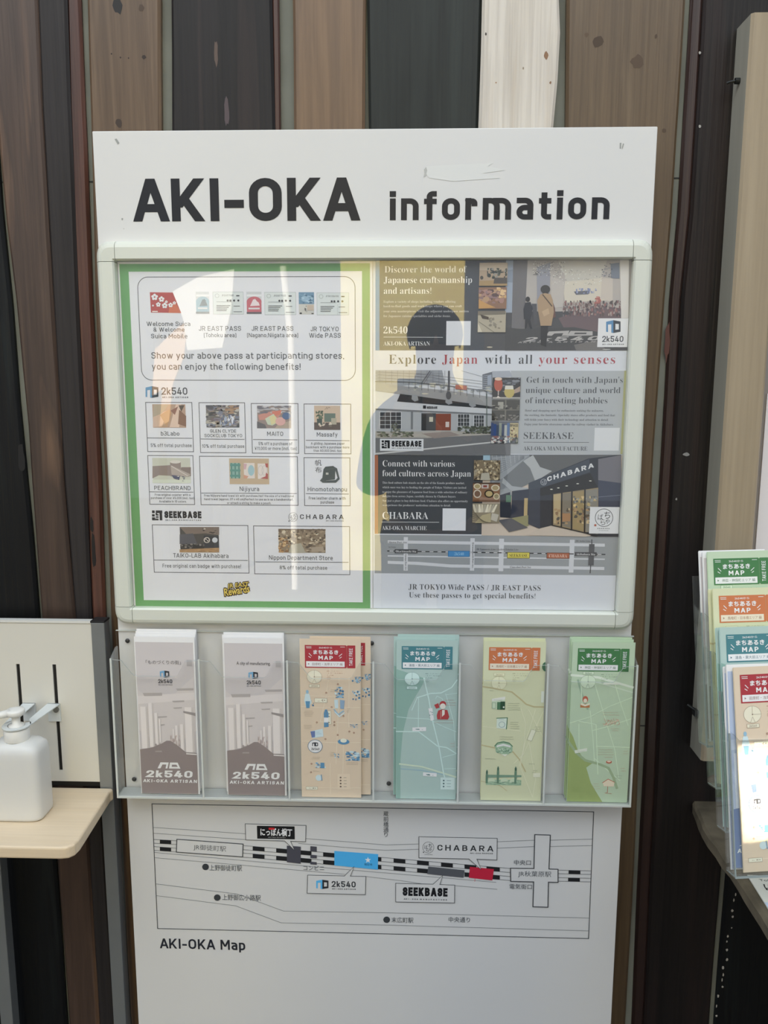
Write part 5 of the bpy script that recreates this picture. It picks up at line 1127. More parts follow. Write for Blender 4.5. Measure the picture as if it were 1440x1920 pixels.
def cover(kind):
    if kind in COVERS: return COVERS[kind]
    if kind in ('grey_jp', 'grey_en', 'blue_jp'):
        b = brochure_body('#d9d9d7', '#cfcfcd', 4); b.location = (0, 0, 0)
        C = mmcover(); tint = kind == 'blue_jp'
        A = (lambda g_, h: h if tint else g_)
        C.rect(1.6, 8.5, 90.5, 255, A('#b3adad', '#9fb0cc'), 1)
        # perspective arcade
        C.poly([(1.6, 70), (90.5, 55), (90.5, 150), (50, 182), (40, 182), (1.6, 150)], A('#bcb5b3', '#93a6c6'), 2); C.poly([(1.6, 8.5), (90.5, 8.5), (90.5, 62), (60, 90), (20, 100), (1.6, 84)], A('#b5afaf', '#a3b3cf'), 2)
        for i, (x0, y0, x1, y1) in enumerate(((62, 82, 89, 85.5), (55, 102, 74, 104.5), (56, 113, 70, 115), (30, 128, 46, 130), (34, 141, 42, 143), (10, 90, 40, 95))): C.poly([(x0, y0), (x1, y0 - 1), (x1, y1 - 1), (x0 + 2, y1)], A('#9f9896', '#7f93b6'), 4)
        C.poly([(1.6, 95), (90.5, 88), (90.5, 100), (1.6, 108)], A('#c5bebc', '#a9b8d0'), 3)
        for i, (x0, x1, yt, yb) in enumerate(((5, 16, 112, 181), (17.5, 25, 106, 178), (26.5, 32, 122, 174), (33, 36, 132, 170), (66, 72, 140, 184), (74, 88, 112, 186), (58, 63, 142, 176), (54, 57, 148, 172))):
            C.rect(x0, yt, x1, yb, A('#cdc6c3', '#b6c2d6'), 5); C.rect(x1 - (x1 - x0) * .25, yt, x1, yb, A('#b7afac', '#94a6c4'), 6)
        C.poly([(72, 118), (90.5, 121), (90.5, 126), (72, 121)], A('#8b8482', '#5f79a8'), 7); C.rect(80, 36, 88, 46, A('#a29d9d', '#8095b8'), 3)
        C.scatter(50, 158, 66, 176, 34, (A('#8f7f7c', '#5f79a8'), A('#a29490', '#7288b0'), A('#b9a9a4', '#8fa2c2')), 1.3, 7, 7, 5); C.scatter(24, 166, 42, 178, 10, (A('#978b88', '#6c84b0'),), 1.5, 4, 7, 6)
        C.poly([(1.6, 182), (20, 179), (36, 172), (44, 167), (50, 167), (60, 174), (74, 186), (90.5, 187), (90.5, 255), (1.6, 255)], A('#837775', '#5f78a6'), 8)
        C.poly([(74, 187), (90.5, 188), (90.5, 190), (74, 189)], A('#c4bebb', '#a9b8d0'), 9); C.poly([(26, 184), (36, 183.6), (36, 186), (25, 186)], A('#978c8a', '#7288b0'), 9)
        wq = A('#d3cfcd', '#c6d0e2')
        C.poly([(33, 203), (46, 203), (43.5, 213), (40.5, 213), (42, 206.5), (36, 206.5), (32.5, 213), (28, 213)], wq, 10); C.poly([(48, 203), (60, 203), (64, 213), (46, 213)], wq, 10); C.poly([(51, 206.5), (58, 206.5), (60, 210), (50.5, 210)], A('#837775', '#5f78a6'), 11)
        C.text('2k540', (9, 228), (82, 228), wq, 11.5, w=.2, gap=.13, l=10, seg=3, slant=.12); C.text('AKI-OKA ARTISAN', (4, 236.5), (89, 236.5), wq, 5.2, w=.2, gap=.25, l=10, slant=.1)
        if kind == 'grey_en': C.text('A city of manufacturing.', (20, 42.5), (72, 42.5), '#3d3d42', 5.0, 'sans', l=5)
        else: C.text('「ものづくりの街」', (17, 43.5), (71, 43.5), '#4a4749', 6.6, 'cjk', l=5, off=-.004)
        mark_2k(C, 38, 53.5, 14.5, 11, '#5e93b8', '#2b2f36', l=6); C.text('2k540', (35, 73.5), (56.5, 73.5), '#3a3a40', 6.2, w=.16, gap=.14, l=6, seg=3); C.text('AKI-OKA ARTISAN', (35, 77), (56.5, 77), '#55555b', 1.5, w=.2, gap=.3, l=6)
        C.build('cover_print', b)
        lab = None
    else:
        pal = {'red': ('#c9b59b', '#a62f37', '#d4c3ac', '田原町・浅草エリア 編'), 'teal': ('#9bb4ad', '#3d7780', '#b5cfc9', '湯島・東大前エリア 編'), 'yellow': ('#c0c29b', '#c2693b', '#cfd2a8', '馬喰町・日本橋エリア 編'), 'green': ('#a9bd9f', '#3b7342', '#bcd1b2', '神田・神保町エリア 編')}[kind]
        base, hd, pale, area = pal
        b = brochure_body(base, pale, 4); C = mmcover()
        C.rect(0.3, 0.5, 92.4, 256.4, base, .5)
        ticket_head(C, hd, base, area, {'red': '#8a6a66', 'teal': '#52717c', 'yellow': '#a07a5f', 'green': '#5d7a66'}[kind])
        IK = {'red': '#7d6c5c', 'teal': '#5d7f7e', 'yellow': '#7b7f5e', 'green': '#6c8468'}[kind]
        if kind == 'teal':
            C.poly([(0.3, 46), (43, 60), (40, 70), (30, 88), (19, 110), (10, 150), (7, 190), (7, 256), (0.3, 256)], '#7fa498', 1); road(C, [(32, 91), (52, 84), (68, 83), (84, 74), (92, 62)], .0018, pale); road(C, [(42, 60), (50, 95), (55, 125), (66, 170), (74, 215), (76, 222)], .0020, pale, 3); road(C, [(34, 92), (34, 142)], .0011, pale); road(C, [(0.5, 146), (35, 146), (64, 169), (78, 171), (92, 180)], .0018, pale); road(C, [(0.5, 122), (20, 124), (50, 125), (70, 136), (92, 145)], .0009, pale); road(C, [(32, 91), (24, 111)], .0012, pale); road(C, [(6, 199), (40, 203), (70, 212), (92, 219)], .0026, '#b9c9b0'); road(C, [(8, 207), (40, 209), (72, 215)], .0012, '#85a8b8'); road(C, [(75, 84), (80, 100), (88, 130), (90, 160)], .0008, pale); road(C, [(92, 83), (75, 86)], .0008, pale); road(C, [(72, 187), (92, 181)], .0009, pale); road(C, [(75, 206), (92, 205)], .0009, pale); road(C, [(60, 92), (62, 88), (70, 92), (74, 105)], .0008, pale)
            compass(C, 24, 61, 11.5, IK, pale); legend_lines(C, 44, 52, IK)
            for q in ([(25, 139), (46, 138), (46, 144.5), (25, 145)], [(42, 212), (63, 213), (63, 219), (42, 218)]): C.poly(q, '#d3dcd6', 4); C.scatter(q[0][0] + 4, q[0][1] + 2, q[1][0] - 4, q[2][1] - 2, 7, (IK,), 1.5, 1.8, 5, 3)
            C.poly([(49, 108), (55, 107), (58, 126), (53, 128)], '#d3dcd6', 4); C.scatter(51, 112, 56, 123, 5, (IK,), 1.6, 1.6, 5, 4)
            H = '#b0383a'
            C.ell(71, 101, 5, 5.5, H, 5); C.ell(71, 104, 4.3, 4.6, '#dccabd', 6); C.poly([(58, 102), (64, 99), (66, 106), (61, 108)], H, 6); C.poly([(64, 111), (70, 109), (78, 110), (81, 121), (79, 125), (63, 125), (62, 119)], H, 5); C.poly([(70, 110), (74, 110), (74, 117), (70, 121)], '#dccabd', 6); C.line([(68, 112), (68, 124)], .0004, '#d9b5a8', 7)
            squiggle(C, 74, 94, 17, 3, '#a8685f', 4, 4); squiggle(C, 58, 126, 32, 2, '#a8685f', 5, 4.5); squiggle(C, 82, 164, 9, 2, '#a8685f', 6, 4.5)
            C.rect(69, 220, 91, 240, '#b8cdc8', 3); 
            for i in range(3): C.ell(74, 225 + i * 5, 1.3, 1.3, '#3f5f62', 4, 10); C.line([(79, 225 + i * 5), (85, 225 + i * 5)], .0006, IK, 4)
        elif kind == 'red':
            for pts in ([(2, 108), (50, 110), (92, 108)], [(46, 46), (40, 90), (30, 132)], [(60, 60), (58, 120), (54, 200)], [(2, 164), (60, 166), (92, 165)], [(75, 60), (74, 140)], [(45, 200), (45, 250)], [(2, 240), (50, 241), (92, 240)], [(30, 132), (92, 134)], [(66, 165), (64, 232)], [(5, 90), (60, 92)]): road(C, pts, .0009, pale)
            compass(C, 22, 60, 11.5, IK, '#d9cab2'); legend_lines(C, 41, 50, '#a7785c')
            BL_ = ('#4f86ad', '#7fa9c4', '#b7cbd4')
            def blob(x, y, rx, ry, seed, n=26):
                C.scatter(x - rx, y - ry, x + rx, y + ry, n, BL_ + ('#3d6f98',), rx * .5, ry * .35, 4, seed)
            C.ell(11, 84, 2.2, 3, BL_[1], 4); C.poly([(8, 87), (14, 87), (17, 100), (14, 110), (9, 110), (6, 98)], BL_[2], 4); C.poly([(8, 99), (15, 99), (14, 110), (9, 110)], BL_[0], 5); blob(18, 102, 3, 5, 2, 8)
            C.poly([(36, 118), (38, 112), (41, 112), (43, 118), (43, 140), (36, 141)], BL_[0], 4); C.rect(36, 125, 43, 133, '#ccd5d4', 5)
            C.poly([(15, 148), (34, 143), (35, 156), (18, 159)], BL_[2], 4); C.poly([(15, 148), (22, 147), (22, 157), (17, 158)], '#5a6fa5', 5); squiggle(C, 23, 149, 10, 2, '#4f86ad', 7)
            blob(60, 84, 7, 9, 8, 22); C.poly([(52, 96), (58, 96), (58, 110), (53, 110)], BL_[2], 5); C.poly([(61, 96), (68, 97), (67, 111), (61, 110)], '#7d9bb5', 5); C.line([(52, 112), (58, 120), (66, 114)], .0018, BL_[1], 5); C.line([(53, 116), (60, 123), (67, 117)], .0018, BL_[2], 5)
            C.ell(66, 164, 9, 4.5, BL_[0], 4); C.ell(66, 162, 5, 3.4, '#dccfbd', 5)
            blob(86, 64, 7, 5, 9, 26); blob(86, 89, 6, 8, 10, 20); blob(82, 138, 6, 3, 11, 12); blob(80, 187, 11, 8, 12, 40); blob(55, 188, 4, 5, 13, 10); blob(30, 203, 8, 5, 14, 14); C.rect(30, 199, 36, 208, BL_[0], 5); C.ell(27, 224, 5, 5, BL_[2], 5); C.line([(31, 219), (32, 228)], .0012, BL_[0], 6)
            C.ell(22, 172, 11.5, 11, '#5d7a92', 5, 30); C.ell(22, 172, 10.6, 10.1, '#d6d6d2', 6, 30); mark_2k(C, 17.5, 165.5, 9, 6.5, '#2c3036', '#2c3036', l=7); C.text('2k540', (16, 178.5), (28.5, 178.5), '#2c3036', 4, w=.17, gap=.15, l=7)
            for x, y in ((40, 85), (48, 108), (52, 132), (52, 137), (57, 153), (38, 160), (66, 122), (75, 147), (82, 149), (62, 86), (58, 71), (25, 133), (16, 201), (15, 215)): C.ell(x, y, 1.4, 1.4, '#8f5a44', 6, 10); C.ell(x, y, .6, .6, '#d6c4ab', 7, 8)
            for x, y, wd, r, sd in ((5, 115, 15, 4, 20), (5, 138, 14, 3, 21), (16, 190, 16, 2, 22), (44, 182, 8, 3, 23), (70, 110, 8, 3, 24), (70, 198, 20, 2, 25), (46, 80, 14, 2, 26), (17, 213, 12, 1, 27)): squiggle(C, x, y, wd, r, IK, sd)
            for x0, y0, x1, y1 in ((22, 94, 41, 101), (40, 114, 47, 136), (7, 239, 25, 244)): C.rect(x0, y0, x1, y1, '#d8cdb9', 3); C.frame(x0, y0, x1, y1, .0003, IK, 4); C.scatter(x0 + 2, y0 + 2, x1 - 2, y1 - 2, 6, (IK,), 1.4, 1.4, 5, 8)
            C.rect(56, 217, 76, 243, '#cfbda3', 3)
            for i in range(4): C.ell(61, 223 + i * 5, 1.4, 1.4, '#5f4d40', 4, 10); C.line([(66, 223 + i * 5), (70, 223 + i * 5)], .0006, IK, 4)
        elif kind == 'yellow':
            TN = '#b3a878'
            road(C, [(0.5, 72), (14, 74), (30, 77), (44, 80), (56, 90), (66, 99), (78, 103), (92, 103)], .0022, TN); road(C, [(0.5, 166), (20, 170), (48, 176), (58, 188), (68, 208)], .0018, TN); road(C, [(0.5, 225), (30, 232), (40, 240)], .0009, TN)
            for pts in ([(58, 105), (66, 130), (64, 170), (58, 200)], [(80, 108), (72, 140), (66, 160), (60, 200)], [(70, 108), (92, 150)], [(92, 110), (76, 150), (64, 180), (50, 195)], [(72, 160), (84, 220), (80, 250)], [(2, 136), (58, 142)], [(60, 200), (80, 250)]): road(C, pts, .0009, '#cfcfae')
            compass(C, 24, 66, 11.5, '#a49a74', '#d1d0ab', True); legend_lines(C, 44, 50, '#9c9a74')
            G1, G2 = '#44714f', '#8fae8c'
            C.poly([(14, 93), (34, 91), (34, 108), (14, 107)], '#b9c9ab', 4); C.poly([(14, 91), (34, 87), (34, 92), (14, 95)], '#d0d8c2', 5); C.rect(22, 96, 34, 108, G1, 6); C.rect(27, 95, 34, 108, '#274a33', 7); C.ell(32, 104, 1.4, 1.4, '#c9d3bd', 8, 10); C.frame(14.5, 97, 20, 106, .0004, G1, 6); squiggle(C, 16, 92.5, 16, 1, G1, 30)
            C.poly([(22, 122), (38, 121), (37, 139), (22, 138)], '#c2cfc0', 4); C.line([(22, 122), (38, 121), (37, 139)], .0012, G1, 5); C.ring(30, 132, 4.5, 4.5, .0005, '#5d7f8a', 6); squiggle(C, 25, 124, 9, 1, '#5d7f8a', 31)
            C.poly([(20, 166), (24, 161), (33, 158.5), (42, 161), (47, 166), (47, 176), (38, 182), (22, 177)], G2, 4); C.line([(20, 167), (24, 162), (33, 160), (42, 162), (47, 167)], .0011, G1, 6); C.poly([(23, 166), (33, 163), (44, 166), (44, 169), (33, 166.5), (23, 169)], '#d6dcc6', 6); C.scatter(23, 170, 45, 178, 40, ('#6d9078', '#b9cbb4', '#557d62'), 2.2, 1.6, 6, 33); C.poly([(30, 180), (40, 180), (36, 184)], '#d0d5bb', 5)
            # bridge drawing
            C.rect(8, 222, 62, 231, G2, 3); C.scatter(8, 222, 62, 231, 60, ('#6f9075', '#a9c0a2', '#7e9c82'), 5, 1, 4, 34); C.poly([(8, 214), (62, 214), (62, 217), (8, 219)], '#6f9077', 5)
            for cx in (16, 36, 50): C.ell(cx, 226, 6, 7, '#b7c7a6', 5, 16, 180, 360)
            for cx, hh in ((9, 206), (26, 200), (53, 200)): C.poly([(cx - 1.6, 228), (cx - 1.8, hh + 10), (cx - .7, hh), (cx + .7, hh), (cx + 1.8, hh + 10), (cx + 1.6, 228)], '#5c7f66', 6); C.ell(cx, hh + 4, 1.5, 3, '#3f6350', 7, 12)
            for x, y, wd, r, sd in ((38, 98, 20, 4, 40), (42, 128, 15, 4, 41), (26, 152, 24, 2, 42), (80, 135, 10, 3, 43), (5, 188, 18, 1, 44), (10, 78, 9, 1, 45), (78, 206, 10, 2, 46), (72, 195, 10, 1, 47)): squiggle(C, x, y, wd, r, '#5f6a4a', sd, 3.4)
            C.poly([(75, 139), (82, 141), (76, 158), (69, 156)], '#d0d3b4', 4); C.line([(75, 139), (82, 141), (76, 158), (69, 156)], .0003, IK, 5, True); C.rect(80, 210, 91, 217, '#d0d3b4', 4); C.rect(88, 78, 92.4, 96, '#c9cfc0', 4)
            C.ell(94, 39, 6, 7.5, '#3f6a4c', 5, 20, 95, 265)
        else:
            C.poly([(0.3, 140), (6, 150), (14, 172), (24, 186), (38, 192), (28, 200), (36, 225), (48, 245), (55, 256), (0.3, 256)], '#8c9f5b', 1); road(C, [(0.5, 160), (12, 176), (26, 188), (48, 194), (62, 200), (70, 215), (76, 232)], .0038, '#8fa47e'); road(C, [(10, 60), (16, 80), (26, 105)], .003, '#8ba88b')
            for pts in ([(35, 64), (44, 92), (58, 135), (70, 170), (78, 215)], [(14, 125), (40, 130), (46, 210)], [(14, 60), (18, 100)], [(0.5, 128), (30, 118), (60, 100), (92, 86)], [(64, 60), (74, 92), (88, 130)], [(34, 140), (60, 132), (92, 120)], [(30, 108), (36, 150), (40, 190)], [(14, 130), (16, 175)], [(42, 165), (92, 166)], [(40, 185), (62, 205), (80, 220)]): road(C, pts, .0013, pale)
            road(C, [(0.5, 52), (40, 55), (92, 70)], .0036, '#c5d3bd', 1.5); road(C, [(0.5, 62), (40, 63), (92, 78)], .002, '#b9c9b2', 1.5)
            compass(C, 25, 62, 11.5, IK, '#bfd2b4', True); legend_lines(C, 44, 50, IK)
            H = '#b8583f'
            C.ell(22, 90, 4.2, 5.5, H, 4); C.ell(22, 92, 2.8, 3.4, '#dcc6ae', 5); C.poly([(15, 97), (29, 97), (29, 103), (15, 103)], '#b5703f', 4); C.poly([(16, 96), (22, 98), (29, 95.5), (29, 98.5), (22, 101), (15, 98.5)], '#dccbb2', 5)
            R = random.Random(8)
            for i in range(7): C.line([(52 + i * 3.4, 122 + R.uniform(-3, 2)), (56 + i * 3.2, 126 + R.uniform(-4, 3)), (50 + i * 3.6, 130 + R.uniform(-2, 4))], .0005, '#c1836a', 4)
            C.line([(52, 131), (74, 122)], .001, '#d6b8a2', 5); squiggle(C, 48, 110, 28, 2, '#b07a62', 50, 4); squiggle(C, 62, 136, 16, 2, '#b07a62', 51, 3)
            C.ell(62, 190, 4.5, 2.6, H, 4, 14); C.ell(62, 189, 3, 1.6, '#d9b9a0', 5, 12); squiggle(C, 44, 170, 24, 3, '#a8765c', 52, 4); squiggle(C, 54, 182, 14, 1, H, 53); C.poly([(54, 224), (62, 218), (72, 223), (71, 230), (56, 230)], '#d9c3a8', 4); C.line([(54, 224), (62, 218), (72, 223)], .0009, H, 5); C.line([(62, 230), (62, 240), (58, 241), (68, 242)], .0006, H, 5); squiggle(C, 38, 226, 14, 3, '#b5957a', 54, 4); squiggle(C, 80, 200, 9, 2, H, 55, 4); squiggle(C, 72, 212, 12, 2, IK, 56, 4); squiggle(C, 8, 232, 14, 3, '#7f9550', 57, 3); squiggle(C, 82, 172, 9, 2, '#b07a62', 58, 4)
            C.poly([(9, 172), (28, 168), (28, 173), (10, 177)], '#c9d6bf', 4); squiggle(C, 12, 173, 13, 1, IK, 59)
            C.rect(48, 63, 74, 66, '#c9d6bf', 3)
        C.build('cover_print', b)
    COVERS[kind] = b
    b['_used'] = 0
    return b
def place(kind, mat, label, group):
    src = cover(kind)
    if src.get('_used', 0): o = copy_tree(src)
    else: o = src; src['_used'] = 1
    o.matrix_world = mat
    tag(o, label, 'brochure', group)
    return o
FLZ = HZ0 + .0024
def in_pocket(kind, px, x_off, dz, y, label, group, roll=0.0):
    p = on_y(px, 1480, y)
    m = Matrix.Translation((p.x + x_off, y, FLZ + dz)) @ Matrix.Rotation(roll, 4, 'Y')
    return place(kind, m, label, group)
gH = {k: v + ' in the wall holder' for k, v in dict(grey_jp='grey Japanese brochures', grey_en='grey English brochures', red='tan maps with red ticket', teal='teal maps', yellow='yellow maps with orange ticket', green='green maps').items()}
# pocket contents: front sheet first, then the ones behind it (further back and slightly higher or to the side)
in_pocket('grey_jp', 265.5, 0, 0, -.0215, 'front grey brochure with Japanese title in the leftmost holder pocket', gH['grey_jp'])
for i, (dx, dz) in enumerate(((.0015, .0032), (.0028, .0058), (.004, .0085))):
    in_pocket('grey_jp', 266, dx, dz, -.0168 + i * .0037, 'grey brochure mostly hidden behind the front Japanese titled one in the leftmost pocket', gH['grey_jp'])
in_pocket('grey_en', 427, 0, 0, -.0215, 'front grey brochure headed A city of manufacturing', gH['grey_en'])
for i, (dx, dz) in enumerate(((-.0012, .003), (.001, .0055))):
    in_pocket('grey_en', 427, dx, dz, -.0165 + i * .0045, 'grey brochure mostly hidden behind the one headed A city of manufacturing', gH['grey_en'])
in_pocket('red', 566, 0, 0, -.0225, 'front tan map with red ticket heading in the third holder pocket', gH['red'])
in_pocket('red', 566, .0155, .0022, -.016, 'tan map sticking out right behind the front one with red ticket', gH['red'])
in_pocket('teal', 741, .001, 0, -.0225, 'front teal map in the fourth holder pocket', gH['teal'])
for i, (dx, dz) in enumerate(((-.003, .0035), (.003, .006))):
    in_pocket('teal', 741, dx, dz, -.0175 + i * .004, 'teal map mostly hidden behind the front teal map in the wall holder', gH['teal'])
in_pocket('yellow', 901, 0, 0, -.0225, 'front yellow map with orange ticket in the fifth holder pocket', gH['yellow'])
in_pocket('yellow', 901, -.0006, .003, -.016, 'yellow map mostly hidden behind the front yellow map in the wall holder', gH['yellow'])
in_pocket('green', 1062.5, 0, 0, -.0225, 'front green map in the rightmost holder pocket', gH['green'])
for i, (dx, dz) in enumerate(((-.0025, .003), (-.0045, .005))):
    in_pocket('green', 1062.5, dx, dz, -.0172 + i * .0045, 'green map mostly hidden behind the front green map in the wall holder', gH['green'])

# ------------------------------------------------------------------ four-tier acrylic rack clipped to the notice board, leaning back
RK = Matrix.Translation((.8625, -.252, .8385)) @ Matrix.Rotation(math.radians(5), 4, 'Z') @ Matrix.Rotation(math.radians(-.9), 4, 'Y') @ Matrix.Rotation(math.radians(-11.36), 4, 'X')
RW_, PD, PH, PHT = .118, .0220, .0488, .178
RAC = clear('rack_acrylic', (.975, .983, .98), 1.4, .03, milk=.018)
REDGE = solid('rack_acrylic_edge', '#8f9a9a', .35, spec=.5)
rack = tag(empty('brochure_rack'), 'four-tier clear acrylic brochure rack leaning back beside the wooden notice board', 'brochure rack')
rack.matrix_world = RK
def rl(mb, name, parent=rack): return mb.build(name, parent)
NT = 4
for i in range(NT):           # 0 = lowest front tier
    y0 = i * PD; z0 = i * PH
    g = MB(); cut = .008
    # front sheet with clipped top corners
    P = [(0, z0), (RW_, z0), (RW_, z0 + PHT - cut), (RW_ - .010, z0 + PHT), (.024, z0 + PHT - .018), (.012, z0 + PHT - .004), (0, z0 + PHT)]
    strips = [(0, z0 + PHT), (.005, z0 + PHT - .001), (.013, z0 + PHT - .0095), (RW_ - .014, z0 + PHT - .0095), (RW_ - .005, z0 + PHT - .001), (RW_, z0 + PHT)]
    for (xa, za), (xb, zb) in zip(strips, strips[1:]):
        for yy in (y0, y0 + .002): g.add([(xa, yy, z0), (xb, yy, z0), (xb, yy, zb), (xa, yy, za)], [(0, 1, 2, 3)], RAC)
        g.add([(xa, y0, za), (xb, y0, zb), (xb, y0 + .002, zb), (xa, y0 + .002, za)], [(0, 1, 2, 3)], REDGE)
    g.box((-.0002, y0 - .0002, z0), (.0014, y0 + .0022, z0 + PHT), REDGE)
    rl(g, 'front_panel')
    g = MB(); g.box((0, y0, z0 - .0022), (RW_, y0 + PD, z0), RAC); g.box((0, y0 - .0003, z0 - .0024), (RW_, y0 + .0012, z0 + .0002), REDGE); rl(g, 'pocket_floor')
for x in (0, RW_):
    g = MB()
    for i in range(NT):
        y0 = i * PD; z0 = i * PH
        for xx in (x - .001, x + .001): g.add([(xx, y0, z0), (xx, y0 + PD, z0), (xx, y0 + PD, z0 + PHT + PH * .2), (xx, y0, z0 + PHT)], [(0, 1, 2, 3)], RAC)
        g.add([(x - .001, y0, z0), (x + .001, y0, z0), (x + .001, y0 + PD, z0), (x - .001, y0 + PD, z0)], [(0, 1, 2, 3)], REDGE)
    rl(g, 'side_panel')
for xx in (.07, .105):
    g = MB(); g.box((xx - .006, NT * PD + .002, NT * PH + .05), (xx + .006, NT * PD + .085, NT * PH + .056), REDGE); rl(g, 'hanger')
g = MB(); g.box((0, NT * PD, NT * PH - .05), (RW_, NT * PD + .002, NT * PH + PHT), RAC); rl(g, 'back_panel')
def in_rack(kind, tier, x, y, dz, label, group, roll=0.0, yaw=0.0):
    m = RK @ Matrix.Translation((x, tier * PD + y, tier * PH + dz)) @ Matrix.Rotation(roll, 4, 'Y') @ Matrix.Rotation(yaw, 4, 'Z')
    return place(kind, m, label, group)
in_rack('green', 3, .0125, .0045, .003, 'green map in the top tier of the right rack', 'green maps in the rack')
in_rack('grey_jp', 3, .0080, .0090, .003, 'grey brochure peeking out left behind the green map in the rack', 'grey brochures in the rack')
in_rack('grey_jp', 3, .0050, .0135, .0045, 'grey brochure hindmost behind the green map in the rack', 'grey brochures in the rack')
in_rack('yellow', 2, .0075, .0045, .003, 'yellow map with orange ticket in the second rack tier', 'yellow maps in the rack')
in_rack('yellow', 2, .0045, .0105, .002, 'yellow map peeking out behind the orange ticket one in the rack', 'yellow maps in the rack')
in_rack('teal', 1, .0045, .0045, .003, 'teal map in the third rack tier', 'teal maps in the rack')
in_rack('teal', 1, .0022, .0105, .002, 'teal map peeking out behind the front teal map in the rack', 'teal maps in the rack')
in_rack('red', 0, .0125, .0050, .003, 'tan map with red ticket in the lowest rack tier', 'tan maps in the rack', roll=math.radians(-.6), yaw=math.radians(1.2))
in_rack('blue_jp', 0, .0035, .0105, .006, 'blue tinted brochure peeking out left behind the tan map in the rack', 'blue brochures in the rack')
in_rack('blue_jp', 0, .0015, .0150, .003, 'blue tinted brochure hindmost in the lowest rack tier', 'blue brochures in the rack')
# ------------------------------------------------------------------ hand sanitiser stand at the left
ALU = solid('stand_aluminium', '#8f9394', .38, .55, noise=.03, nscale=30)
ALUD = solid('stand_aluminium_side', '#787d82', .42, .6)
PNL = solid('stand_panel_white', '#d9d6cb', .4, spec=.4)
SX0, SX1, SXM = -.2365, -.0215, -.129
ZTOP = 1.0845; ZPB = .8165; ZS = .8078
stand = tag(empty('sanitizer_stand', (0, 0, 0)), 'grey metal stand with white slotted panel and pale wooden shelf', 'stand')
for x0 in (SX0, SX1 - .021):
    g = MB(); g.box((x0, 0, 0), (x0 + .021, .022, ZTOP - .003), ALU)
    o = g.build('post', stand, bevel=.001)
    g = MB(); g.box((x0 - .0004, -.0004, ZTOP - .003), (x0 + .0214, .0224, ZTOP), solid('black_plastic', '#1f2022', .5)); g.build('end_cap', o)
px0, px1 = SX0 + .021, SX1 - .021
# panel with two slots: built as strips round the slots
s1, s2, sw = -.1632, -.1052, .0058
zs0, zs1 = .835, 1.0125
g = MB(); ya, yb = .002, .0044
for a, b in ((px0, s1 - sw / 2), (s1 + sw / 2, s2 - sw / 2), (s2 + sw / 2, px1)): g.box((a, ya, ZPB), (b, yb, ZTOP - .002), PNL)
for c in (s1, s2):
    g.box((c - sw / 2, ya, ZPB), (c + sw / 2, yb, zs0), PNL); g.box((c - sw / 2, ya, zs1), (c + sw / 2, yb, ZTOP - .002), PNL)
g.build('back_board', stand)
g = MB(); g.box((px0, .0045, ZPB - .009), (px1, .0075, ZTOP - .004), solid('slot_shade_sheet', '#15130f', .7)); g.build('slot_shade_sheet', stand)  # black sheet behind the panel puts the slots' shade into colour
g = MB(); g.box((px0, .0005, ZTOP - .004), (px1, .012, ZTOP - .0005), solid('panel_top_rail', '#dcdcd6', .4)); g.build('top_rail', stand)
for x in (SX0, SX1 - .021):
    g = MB(); g.box((x - .01, -.20, 0), (x + .031, .024, .02), ALU); g.build('foot', stand, bevel=.003)
# wooden shelf with slanted sides and rounded front corners
SHW = wood('shelf_birch', '#e6d4b8', '#dfc9a8', None, seed=20, vertical=False, rough=.4, grain=.35, bump=.08)
q = [on_z(209, 1479, ZS), on_z(203, 1490, ZS), on_z(165, 1548, ZS)]
half = [(SX1 + .0005, -.0005), (SX1 + .0015, -.006), (SX1 - .0005, -.012), (on_z(160, 1556, ZS).x, on_z(160, 1556, ZS).y), (on_z(149, 1573, ZS).x, on_z(149, 1573, ZS).y), (on_z(140, 1582, ZS).x, on_z(140, 1582, ZS).y), (on_z(128, 1587.5, ZS).x, on_z(128, 1587.5, ZS).y), (on_z(112, 1589, ZS).x, on_z(112, 1589, ZS).y)]
yf = half[-1][1]
full = [(x, y) for x, y in half] + [(2 * SXM - x, y) for x, y in half[::-1]]
g = MB(); g.prism(full, 'z', ZS - .019, ZS, SHW); g.build('shelf', stand, bevel=.0035, bseg=3)
# steel neck bracket: flange, two arms, ring
BR = solid('bracket_white_steel', '#d6dbda', .3, spec=.5)
zb = .947; bc = on_z(27, 1374, zb)
bcx, bcy = -.1290, -.081
g = MB(); t = .0015
Rr, rr_ = .0200, .0125
def ring_pts(R, a0, a1, n=14): return [(bcx + R * math.cos(math.radians(a0 + (a1 - a0) * i / n)), bcy + R * math.sin(math.radians(a0 + (a1 - a0) * i / n))) for i in range(n + 1)]
for sgn in (1, -1):
    ox = bcx + sgn * Rr * .92; ix = bcx + sgn * rr_ * .5
    arm = [(bcx + sgn * .0245, .0005), (bcx + sgn * .0065, .0005), (bcx + sgn * .0095, bcy + .030), (bcx + sgn * Rr * .95, bcy + .004)]
    arm = [(SXM + sgn * .030, .001), (SXM + sgn * .0100, .001), (bcx + sgn * .0090, bcy + .022), (bcx + sgn * Rr, bcy + .002)]
    g.prism(arm, 'z', zb, zb + t, BR)
n = 22; a0, a1 = 40, -220
for i in range(n):
    A = [math.radians(a0 + (a1 - a0) * (i + k) / n) for k in (0, 1)]
    quad = [(bcx + rr_ * math.cos(A[0]), bcy + rr_ * math.sin(A[0])), (bcx + Rr * math.cos(A[0]), bcy + Rr * math.sin(A[0])), (bcx + Rr * math.cos(A[1]), bcy + Rr * math.sin(A[1])), (bcx + rr_ * math.cos(A[1]), bcy + rr_ * math.sin(A[1]))]
    g.prism(quad, 'z', zb, zb + t, BR)
